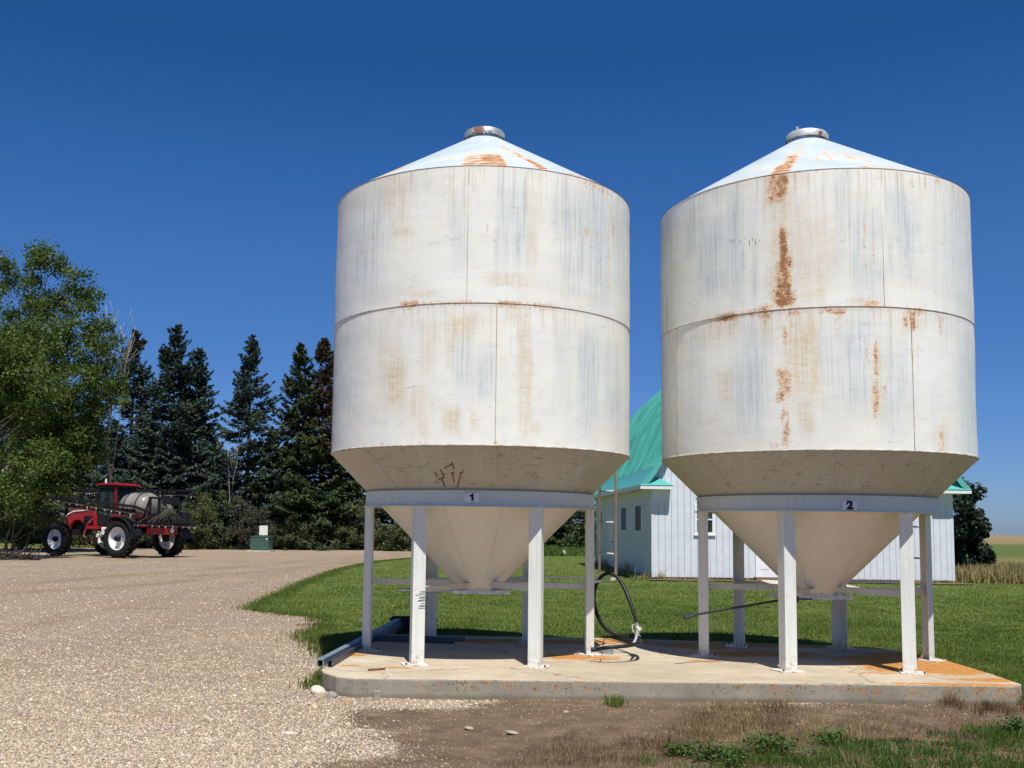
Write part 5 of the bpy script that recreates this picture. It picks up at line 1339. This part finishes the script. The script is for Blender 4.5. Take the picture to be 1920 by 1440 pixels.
# long rails along the left edge of the pad
M_RAIL = simple('painted_steel_rail', (.26, .33, .39), .4, .3, .15, 7, .5, dirt=(.12, .12, .12))
M_RAILD = simple('dark_steel_rail', (.06, .07, .085), .45, .4, .2, 7, .5)
def rail(p0, p1, wd, mat, lab, label, chan=True):
    p0, p1 = Vector(p0), Vector(p1); mid = (p0 + p1) / 2
    r_ = empty('steel_rail', mid); tag(r_, lab, 'rail', 'steel rails lying on the left end of the pad')
    d = (p1 - p0) / 2
    m = MB().bar(-d, d, wd, .012)
    side = (p1 - p0).cross(Vector((0, 0, 1))).normalized() * (wd / 2 - .006)
    for s in (-1, 1): m.bar(-d + side * s - Vector((0, 0, .035)), d + side * s - Vector((0, 0, .035)), .010, .06)
    m.build('channel', mat, r_)
    MB().bar(-d - Vector((0, 0, .068)), d - Vector((0, 0, .068)), wd * .6, .012).build('inner_lip', M_RAILD, r_)
    return r_
e0 = gp(600, 1252, PADZ); e1 = gp(751, 1167, PADZ)
rail(e0 + [0, 0, .085], at(748, 1160, e1[1]), .075, M_RAIL, 'pale grey steel channel rail with its end at the left corner of the pad', '')
rail(e0 + [.10, .03, .075], at(756, 1168, e1[1] - .1), .05, M_RAILD, 'thin dark steel rail lying against the right side of the pale channel rail', '')
f0 = gp(703, 1202, PADZ); f1 = gp(852, 1207, PADZ)
rail(f0 + [0, 0, .08], f1 + [0, 0, .08], .07, M_RAILD, 'dark steel rail lying crosswise in the shade under bin 1', '')
# dark plastic tray standing behind the rails
c = gp(775, 1186); tr_ = empty('black_tray', (c[0], c[1], 0), R_(3)); tag(tr_, 'black plastic crate sitting in the shade behind the rails under bin 1', 'crate')
mm = MB(); wx, wy, hz_ = .36, .26, .24
for (x0, x1, y0, y1) in [(-wx, wx, -wy, -wy + .02), (-wx, wx, wy - .02, wy), (-wx, -wx + .02, -wy + .02, wy - .02), (wx - .02, wx, -wy + .02, wy - .02)]: mm.boxz(x0, x1, y0, y1, 0.02, hz_)
mm.boxz(-wx, wx, -wy, wy, 0, .022)
tb = mm.build('tub', simple('black_crate_plastic', (.012, .012, .015), .5), tr_)
MB().boxz(-wx - .02, wx + .02, -wy - .022, -wy - .002, hz_ - .03, hz_ + .01).build('lip', M_BLK, tr_)
c = gp(745, 1207, PADZ); pk = MB().box((0, 0, .03), (1.05, .22, .045), Matrix.Rotation(R_(2), 3, 'Z')).build('weathered_plank', simple('grey_plank', (.17, .165, .155), .9, 0, .25, 9), None, bevel=.004)
pk.location = (c[0] + .35, c[1] + .55, PADZ + .0); tag(pk, 'weathered grey plank lying in the shade between the rails under bin 1', 'plank')
# stones, block, rod
def stone(name, c, sz, mat, lab, seed, cat='stone', grp=None, rz=0):
    g = np.random.default_rng(seed)
    import bmesh
    bm = bmesh.new(); bmesh.ops.create_icosphere(bm, subdivisions=4, radius=1)
    ph = g.random(6) * 6
    for v in bm.verts:
        p = v.co
        k = 1 + .10 * math.sin(2.1 * p.x + ph[0]) + .09 * math.sin(2.7 * p.y + ph[1]) + .07 * math.sin(3.3 * p.z + ph[2] + p.x) + .015 * math.sin(9 * p.x + ph[3]) * math.sin(8 * p.y + ph[4])
        v.co = Vector((p.x * sz[0], p.y * sz[1], p.z * sz[2])) * k
    me = bpy.data.meshes.new(name); bm.to_mesh(me); bm.free(); me.materials.append(mat)
    me.polygons.foreach_set('use_smooth', np.ones(len(me.polygons), bool))
    o = bpy.data.objects.new(name, me); COL.objects.link(o); o.location = (c[0], c[1], sz[2] * .45 - .02); o.rotation_euler = (.1, .15, rz)
    return tag(o, lab, cat, grp)
GR = 'stones at the left corner of the pad'
M_ST1 = simple('pale_fieldstone', (.60, .55, .48), .85, 0, .15, 12, .2, dirt=(.36, .30, .26))
M_ST2 = simple('grey_brown_stone', (.33, .29, .26), .85, 0, .2, 14, .2, dirt=(.2, .17, .15))
M_ST4 = simple('tan_fieldstone', (.36, .29, .22), .9, 0, .2, 12, .2, dirt=(.22, .17, .12))
M_ST3 = simple('rusty_brick_chip', (.42, .20, .10), .9, 0, .2, 20)
stone('stone', on(597, 1299), (.082, .075, .062), M_ST1, 'large pale stone, the biggest at the left corner of the pad', 1, 'stone', GR)
stone('stone', on(622, 1306), (.057, .05, .042), M_ST2, 'smaller grey-brown stone touching the corner of the pad beside the pale one', 2, 'stone', GR, .4)
stone('brick_chip', on(649, 1313), (.042, .03, .014), M_ST3, 'flat rusty orange brick chip on the gravel in front of the pad corner', 3, 'brick chip')
stone('stone', on(546, 1374), (.085, .05, .02), M_ST1, 'flat white stone bedded in the open gravel left of the bare soil', 4, 'stone')
stone('stone', on(880, 1362), (.042, .032, .016), M_ST4, 'flat pale stone on the bare soil below bin 1', 5, 'stone')
stone('stone', on(962, 1370), (.05, .036, .013), M_ST2, 'flat grey stone on the bare soil, right of the flat pale one', 6, 'stone')
stone('stone', on(1062, 1333), (.030, .026, .018), M_ST4, 'small tan pebble-like stone on dark soil close to the pad front', 7, 'stone')
stone('stone', on(590, 1322), (.035, .03, .018), simple('yellow_stone', (.55, .42, .22), .85), 'small yellowish stone on the gravel left of the brick chip', 8, 'stone')
c = on(706, 1309); bk = MB().box((0, 0, .035), (.068, .06, .10), Matrix.Rotation(R_(12), 3, 'Z')).build('small_block', M_ST2, None, bevel=.006); bk.location = (c[0], c[1] - .02, -.01); tag(bk, 'small squared grey block leaning at the front face of the pad', 'block')
a_, b_ = gp(690, 1258, PADZ), gp(722, 1256, PADZ); rd = MB().cyl(a_ + [0, 0, .012], b_ + [0, 0, .012], .011, n=8).build('rusty_rod', M_RUST, None, True); tag(rd, 'short rusty iron rod lying on the sunny left part of the pad', 'rod')
# branch pile at the left edge
def twig_pile(c, lab, seed, n_=60, r=1.6, hgt=.7):
    g = np.random.default_rng(seed); root = empty('brush_pile', c); tag(root, lab, 'brush pile'); m = MB()
    for i in range(n_):
        u = g.uniform(-1, 1); p = np.array([u * r * .9, .1 * (1 - abs(u)), .055]); d = unit(g.normal(size=3) * [1, 1, .45]); L = g.uniform(.4, 1.4)
        q = p + d * L; q[2] = max(.03, abs(q[2]) * 1.2); mid = (p + q) / 2 + g.normal(size=3) * .08; mid[2] = max(.03, mid[2])
        m.tube([p, mid, q], [.028, .02, .008], 5)
    m.tube([(-r * .9, 0, .05), (0, .1, .06), (r * .9, 0, .05)], .04, 6)
    m.build('branches', simple('dark_branch', (.06, .05, .04), .95, 0, .3), root)
twig_pile(on(16, 1050), 'dark pile of cut branches on the gravel at the far left edge', 9, 70, 1.5, .8)

# ================================================================== GRASS, WEEDS, PEBBLES
def blades(name, P, h, w, mat, seed, lean=.35, shade=None, kind='stuff', parent=None, z0=0.0, seg=1):
    g = np.random.default_rng(seed); n_ = len(P)
    a = g.random(n_) * 2 * math.pi; h = np.asarray(h) * g.uniform(.6, 1.25, n_); w = np.asarray(w) * np.ones(n_)
    s = np.stack([np.cos(a), np.sin(a), np.zeros(n_)], 1); la = g.random(n_) * 2 * math.pi; ln = g.random(n_) * lean
    tip = np.stack([np.cos(la) * ln * h, np.sin(la) * ln * h, h * np.sqrt(1 - np.minimum(.9, ln**2))], 1)
    B = np.column_stack([P[:, 0], P[:, 1], np.full(n_, z0) if P.shape[1] < 3 else P[:, 2]])
    sh = shade if shade is not None else np.clip(g.normal(.45, .2, n_), 0, 1)
    mid = tip * np.array([.38, .38, .58])
    V = np.stack([B - s * w[:, None] * .5, B + s * w[:, None] * .5, B + mid + s * w[:, None] * .36, B + tip, B + mid - s * w[:, None] * .36], 1).reshape(-1, 3)
    i0 = np.arange(n_) * 5
    F = np.concatenate([np.stack([i0, i0 + 1, i0 + 2, i0 + 4], 1), np.stack([i0 + 4, i0 + 2, i0 + 3, i0 + 3], 1)])
    # second row uses a triangle: rebuild as triangles throughout
    T_ = np.concatenate([np.stack([i0, i0 + 1, i0 + 2], 1), np.stack([i0, i0 + 2, i0 + 4], 1), np.stack([i0 + 4, i0 + 2, i0 + 3], 1)])
    o = mesh_np(name, V, T_, mat, parent, False, {'shade': np.repeat(sh, 5)})
    if kind: o['kind'] = kind
    return o
def sample(poly, n_, y0, y1, x0, x1, seed, p=2.0):
    """points in a plan polygon, denser near the camera (pdf ~ 1/y^p)"""
    g = np.random.default_rng(seed); out = []
    got = 0
    while got < n_:
        u = g.random(n_ * 2); y = (y0**(1 - p) + u * (y1**(1 - p) - y0**(1 - p)))**(1 / (1 - p)); x = (g.uniform(x0, x1, n_ * 2)) * y
        P = np.stack([x, y], 1)
        if poly is not None: P = P[inside(P, poly)]
        out.append(P); got += len(P)
    return np.concatenate(out)[:n_]
M_GRASS = foliage('lawn_grass_blades', [(.076, .122, .020), (.122, .180, .030), (.185, .235, .052), (.33, .305, .125)], .35, .5, .25)
M_DRY = foliage('dry_grass_blades', [(.19, .155, .06), (.32, .255, .11), (.44, .355, .175), (.13, .155, .04)], .25, .6, .2)
M_WEED = foliage('weed_leaves', [(.035, .080, .014), (.055, .115, .020), (.085, .150, .030), (.12, .16, .05)], .25, .5, .3)
M_BROWNW = foliage('withered_weeds', [(.085, .050, .026), (.14, .085, .042), (.20, .13, .066), (.28, .21, .115)], .15, .7, .15)
SLAWN = LAWN + 0
PADW = np.array(pp)
P = sample(SLAWN, 540000, 10.0, 62, -.40, 1.05, 1, 2.2)
keep = ~inside(P, PADW)
keep &= (sdist(P, SLAWN) + (vnoise(P + 3, .9, 51) - .62) * .75 + (vnoise(P + 3, 3.2, 52) - .5) * .3 > 0) | (P[:, 0] > .5)
# keep the house footprint clear
HQ = np.array([HA[:2] - hu[:2] * .05, HBp[:2] + hu[:2] * .05, HBp[:2] + hw[:2] * HL, HA[:2] + hw[:2] * HL - hu[:2] * .05])
keep &= ~inside(P, HQ); P = P[keep]
dist = P[:, 1]
sh = np.clip(RNG.normal(.42, .22, len(P)) + (vnoise(P + 50, .9, 12) - .5) * .45 + (vnoise(P + 50, .22, 13) - .5) * .4 + (vnoise(P + 5, 3.1, 15) - .5) * .25, 0, 1)
hgt = .034 + .0003 * dist + .030 * vnoise(P + 9, 1.8, 14)
hgt *= 1 + .5 * smooth01(-sdist(P, SLAWN), -.25, 0)
blades('lawn_grass', P, hgt, .005 + .00042 * dist, M_GRASS, 2, .85, sh)
# ragged longer tufts along the lawn edge and round the pad
edge = []
g = np.random.default_rng(77)
for i in range(len(LAWN) - 11):
    a, b = LAWN[i], LAWN[(i + 1) % len(LAWN)]
for i in list(range(0, 6)) + list(range(len(LAWN) - 9, len(LAWN))):
    a, b = LAWN[i], LAWN[(i + 1) % len(LAWN)]; L = np.linalg.norm(b - a); k = int(min(L, 9) * 330)
    t = g.random(k); edge.append(a + (b - a) * t[:, None] + g.normal(size=(k, 2)) * [.10, .10] + np.repeat(g.normal(size=(k // 12 + 1, 2)) * .10, 12, 0)[:k])
for i in range(2, len(pp) - 1):
    pass
for i in range(len(pp)):
    a, b = pp[i], pp[(i + 1) % len(pp)]
    if min(a[1], b[1]) < 10.7 and not (a[0] > 5.0): continue
    L = np.linalg.norm(b - a); k = int(L * 420); t = g.random(k); nn = np.array([(b - a)[1], -(b - a)[0]]) / (L + 1e-6)
    if (nn @ (np.array([2.2, 12.6]) - a)) > 0: nn = -nn
    edge.append(a + (b - a) * t[:, None] + nn * np.abs(g.normal(size=(k, 1))) * .10 + nn * .015)
E_ = np.concatenate(edge); E_ = E_[~inside(E_, PADW)]
blades('lawn_edge_grass', E_, .085, .012, M_GRASS, 3, .7, np.clip(g.normal(.35, .18, len(E_)), 0, 1))
# tall dry grass between the lawn and the field
TG = pts([(1790, 1070), (1920, 1079), (2120, 1087), (2600, 1075), (2600, 1010), (1760, 1012), (1720, 1062)])
Q = sample(TG, 60000, 36, 160, .30, .75, 5, 1.9)
band = smooth01(Q[:, 1] + (vnoise(Q, .05, 5) - .5) * 22, 62, 80)
shq = np.clip(g.normal(.42, .2, len(Q)) * (1 - band) + band * g.normal(.95, .06, len(Q)), 0, 1)
Q2 = Q[:, 1]
blades('tall_dry_grass', Q, .40 + .25 * vnoise(Q, .3, 3), .02 + .0007 * Q2, M_DRY, 6, .6, shq)
SS = np.array([HA[:2] - hw[:2] * .9 - hu[:2] * .2, HA[:2] - hw[:2] * .75 + hu[:2] * (HW * .5), HA[:2] - hw[:2] * 1.0 + hu[:2] * (HW + .5), HA[:2] + hu[:2] * (HW + .3) + hw[:2] * .3, HA[:2] - hu[:2] * .2 + hw[:2] * .3])
sl = rough_poly(SS, .10, .3, 6)
soil = MB().add([(x, y, .05) for x, y in sl], [tuple(range(len(sl)))]).build('soil_strip', simple('bare_soil', (.15, .11, .07), .95, 0, .4, 3, .1, dirt=(.22, .18, .09)), None, fix=False); tag(soil, kind='structure')
# tufts along the foot of the house
hb = []
for i in range(900):
    t = g.random(); c = HA[:2] + hu[:2] * HW * t - hw[:2] * abs(g.normal() * .12 + .12); hb.append(c)
for i in range(1100):
    t = g.random()**1.3; c = HA[:2] + hw[:2] * HL * t - hu[:2] * abs(g.normal() * .2 + .12); hb.append(c)
hb = np.array(hb); hh = .16 + .5 * (vnoise(hb * 1.0 + 7, 1.2, 44) > .66) * vnoise(hb + 7, 3, 45)
blades('house_edge_grass', hb, hh, .03, M_DRY, 8, .6, np.clip(g.normal(.6, .25, len(hb)), 0, 1))
# grass and weeds under the far trees
VG = pts([(330, 1030), (700, 1030), (772, 1029), (790, 1044), (1000, 1043), (1120, 1044), (1120, 1036), (300, 1024)])
Vp = sample(VG, 16000, 60, 95, -.35, .16, 9, 1.5)
blades('verge_grass', Vp, .28 + .35 * vnoise(Vp, .4, 3), .07, M_SHRUBL[1], 10, .8)
# near ground: withered weeds, green weeds, grass
WB = pts([(980, 1405), (1090, 1368), (1260, 1345), (1350, 1322), (1500, 1326), (1680, 1318), (1930, 1296), (2100, 1330), (2100, 1400), (1500, 1392), (1230, 1425), (1000, 1440), (900, 1460)])
Wp = sample(WB, 15000, 6.6, 11, -.1, .75, 11, 2)
k = vnoise(Wp + 20, 2.4, 21) * .5 + vnoise(Wp + 20, 8, 22) * .5
Wp = Wp[k + RNG.normal(size=len(k)) * .10 > .50]
blades('withered_weeds', Wp, .022 + .045 * vnoise(Wp, 5, 8)**2, .004, M_BROWNW, 12, .97)
RC_ = pts([(1755, 1318), (1800, 1312), (1930, 1296), (1960, 1330), (1850, 1345)])
Wq = sample(RC_, 2600, 8, 11, .2, .75, 13, 2); kk = vnoise(Wq + 20, 5, 41); Wq = Wq[kk > .5]; blades('dead_weed_stalks', Wq, .06 + .12 * vnoise(Wq, 6, 42)**2, .005, M_BROWNW, 14, .9)
GW = pts([(1500, 1400), (1600, 1380), (1750, 1362), (1930, 1350), (2150, 1330), (2200, 1500), (1000, 1520), (1180, 1440), (1250, 1415), (1330, 1405), (1400, 1410)])
def tufts(name, poly, n_c, per, rad, hgt, w, mat, seed, box, lean=.9, thr=None):
    g = np.random.default_rng(seed)
    C = sample(poly, n_c, box[0], box[1], -.1, .75, seed, 1.6)
    if thr is not None: C = C[vnoise(C + 20, 1.3, seed) > thr]
    sc = np.exp(g.normal(size=len(C)) * .4)
    k = np.repeat(np.arange(len(C)), np.maximum(6, (per * sc)).astype(int))
    off = g.normal(size=(len(k), 2)) * rad * sc[k, None]
    tone = np.clip(g.normal(.48, .13, len(C))[k] + g.normal(size=len(k)) * .15, 0, 1)
    h = hgt * sc[k] * np.exp(-.5 * (np.hypot(*off.T) / (rad * 2.2 * sc[k]))**2)
    return blades(name, C[k] + off, h, w, mat, seed, lean, tone)
M_FGRASS = foliage('foreground_grass_blades', [(.045, .085, .014), (.075, .135, .020), (.115, .185, .032), (.26, .25, .11)], .35, .5, .25)
tufts('foreground_grass', GW, 150, 62, .045, .062, .0045, M_FGRASS, 16, (6.3, 10), .97)
tufts('clover_patch', pts([(1480, 1425), (1560, 1395), (1780, 1375), (1930, 1360), (2100, 1345), (2150, 1480), (1500, 1480)]), 420, 40, .05, .035, .008, M_WEED, 18, (6.3, 10), 1.0)
tufts('straw_tufts', pts([(1290, 1390), (1330, 1325), (1480, 1318), (1530, 1350), (1700, 1370), (1500, 1390)]), 46, 40, .05, .075, .004, M_DRY, 19, (7, 11), .97)
tufts('dead_weed_tufts', pts([(1270, 1388), (1300, 1340), (1370, 1312), (1470, 1312), (1500, 1380), (1700, 1372), (1900, 1350), (1500, 1400), (1230, 1440), (1000, 1440), (1050, 1400), (1200, 1395)]), 230, 34, .07, .040, .0036, M_BROWNW, 20, (6.5, 11), .97)
def leafy_weed(px, py, r, n_, lab, seed, name='weed_clump', grp='green weed clumps on the bare soil', mat=None, hgt=.09):
    g = np.random.default_rng(seed); c = on(px, py)
    root = empty(name, (c[0], c[1], 0)); tag(root, lab, 'weed', grp)
    C = np.stack([g.normal(size=n_) * r * .55, g.normal(size=n_) * r * .45, np.abs(g.normal(size=n_)) * hgt * .5 + .012], 1)
    leaf_mesh('foliage', C, np.column_stack([g.normal(size=(n_, 2)), np.abs(g.normal(size=n_)) * .6]), g.normal(size=(n_, 3)) * .5 + [0, 0, 1], g.uniform(.025, .055, n_), g.uniform(.010, .022, n_), np.clip(g.normal(.5, .22, n_), 0, 1), mat or M_WEED, root)
    m = MB()
    for i in range(14):
        e = C[int(g.integers(n_))]; m.tube([(0, 0, 0), e * .5 + [0, 0, .01], e], .003, 4)
    m.build('stems', M_WEED, root)
leafy_weed(1330, 1420, .17, 500, 'broad low green weed clump left of centre at the bottom edge', 101)
leafy_weed(1270, 1416, .09, 240, 'small flat green weed clump, leftmost on the bare soil at the bottom', 102)
leafy_weed(1445, 1408, .20, 700, 'bushiest bright green weed clump in front of the withered weeds', 103, hgt=.12)
leafy_weed(1375, 1432, .12, 300, 'green weed clump cut by the bottom edge between two larger clumps', 104)
leafy_weed(1905, 1372, .13, 420, 'leafy green weed clump at the right edge of the picture', 105, hgt=.13)
leafy_weed(1560, 1392, .14, 380, 'green weed clump half buried in withered weeds right of the bushiest one', 106)
# lone tuft before the pad, spiky weeds at its back edge
def tuft(px, py, r, h, n_, lab, seed, mat=M_GRASS, z=0.0, grp=None, w=.008, name='grass_tuft'):
    c = on(px, py, z); g = np.random.default_rng(seed); root = empty(name, (c[0], c[1], z)); tag(root, lab, 'grass tuft', grp)
    blades('blades', g.normal(size=(n_, 2)) * r * .4, h, w, mat, seed, .8, kind=None, parent=root); return root
tuft(1153, 1321, .14, .10, 160, 'lone bright green grass tuft on the soil in front of the pad', 5)
TG_ = 'weeds growing up behind the pad'
tuft(890, 1178, .12, .34, 16, 'wiry weed leaning over in front of the lawn under the cone of bin 1', 6, z=0, grp=TG_, w=.014)
tuft(735, 1164, .30, .30, 40, 'dark spiky weeds beside the left leg of bin 1', 7, grp=TG_, w=.014)
tuft(1605, 1178, .25, .40, 26, 'tall thin weeds behind the pad beside the back right leg of bin 2', 8, grp=TG_, w=.012)
tuft(1412, 1180, .1, .34, 9, 'single thin weed stalk behind the pad in front of bin 2', 9, grp=TG_, w=.012)
tuft(1140, 1190, .35, .15, 120, 'thick green grass tufts around the hose at the pad edge', 10, grp=TG_, w=.012)
# dandelions in the lawn
dn_ = pts([(x, y) for x, y in [(610, 1122), (634, 1118), (655, 1138), (651, 1139), (722, 1131), (738, 1141), (737, 1143), (675, 1153), (661, 1147), (671, 1150), (755, 1138), (1106, 1117), (640, 1140), (700, 1128), (1555, 1160), (1310, 1185), (1690, 1180)]])
dm = MB()
for q in dn_: dm.lathe([(.001, .085), (.009, .083), (.012, .078), (.003, .074), (.002, .0)], 8, c=(q[0], q[1], 0))
df_ = dm.build('dandelions', simple('dandelion_yellow', (.75, .50, .02), .7), None); tag(df_, kind='stuff')
# loose pebbles
g = np.random.default_rng(5)
PB = sample(None, 300000, 6.4, 46, -.62, .62, 17, 2.5)
dd = sdist(PB, DIRT) + (vnoise(PB, 1.6, 5) - .5) * .9
spill = np.exp(-((PB[:, 0] - gp(1450, 1318)[0]) / .55)**2 - ((PB[:, 1] - gp(1450, 1318)[1]) / .16)**2)
ok = (~inside(PB, PADW)) & (sdist(PB, LAWN) < .05) & (g.random(len(PB)) < np.where(dd > 0, .013 + 0.75 * np.exp(-np.maximum(dd, 0) / .38) + .95 * spill, 1.0))
ok &= g.random(len(PB)) > .8 * track_mask(PB)
PB = PB[ok]
sz = .0052 * np.exp(g.normal(size=len(PB)) * .36) * (1 + .035 * (PB[:, 1] - 7))
sz = np.minimum(sz, .024) * np.where(dd[ok] > .15, .62, 1)
psh = g.random(len(PB)); psh = np.where(dd[ok] > .15, psh * .72, psh)
ico = np.array([(0, 0, 1), (.894, 0, .447), (.276, .851, .447), (-.724, .526, .447), (-.724, -.526, .447), (.276, -.851, .447), (.724, .526, -.447), (-.276, .851, -.447), (-.894, 0, -.447), (-.276, -.851, -.447), (.724, -.526, -.447), (0, 0, -1)])
icf = np.array([(0, 1, 2), (0, 2, 3), (0, 3, 4), (0, 4, 5), (0, 5, 1), (1, 6, 2), (2, 7, 3), (3, 8, 4), (4, 9, 5), (5, 10, 1), (6, 7, 2), (7, 8, 3), (8, 9, 4), (9, 10, 5), (10, 6, 1)])
n_ = len(PB)
V = ico[None] * g.uniform(.75, 1.25, (n_, 12, 1)) * np.stack([g.uniform(.9, 1.6, n_), g.uniform(.8, 1.1, n_), g.uniform(.5, .85, n_)], 1)[:, None]
a = g.random(n_) * 6.28; ca, sa = np.cos(a)[:, None], np.sin(a)[:, None]
V = np.stack([V[..., 0] * ca - V[..., 1] * sa, V[..., 0] * sa + V[..., 1] * ca, V[..., 2]], -1) * sz[:, None, None]
zz = (vnoise(PB, 0.8, 3) - 0.5) * 0.035 + (vnoise(PB, 2.7, 4) - 0.5) * 0.02 - 0.02
zz *= np.clip(1 - np.hypot(PB[:, 0], PB[:, 1] - 12) / 45, 0, 1)
V += np.column_stack([PB, zz + sz * .25])[:, None]
F = (icf[None] + (np.arange(n_) * 12)[:, None, None]).reshape(-1, 3)
nt_ = NT('loose_pebbles'); pc = nt_.ramp(nt_.attr('shade'), [(0.0, (.16, .125, .10)), (.14, (.31, .265, .23)), (.3, (.46, .34, .235)), (.5, (.55, .42, .295)), (.72, (.52, .435, .35)), (.88, (.66, .54, .40)), (1.0, (.76, .67, .56))])
pebm = nt_.done(pc, .85, 0, .2)
pb = mesh_np('loose_pebbles', V.reshape(-1, 3), F, pebm, None, True, {'shade': np.repeat(psh, 12)}); tag(pb, kind='stuff')
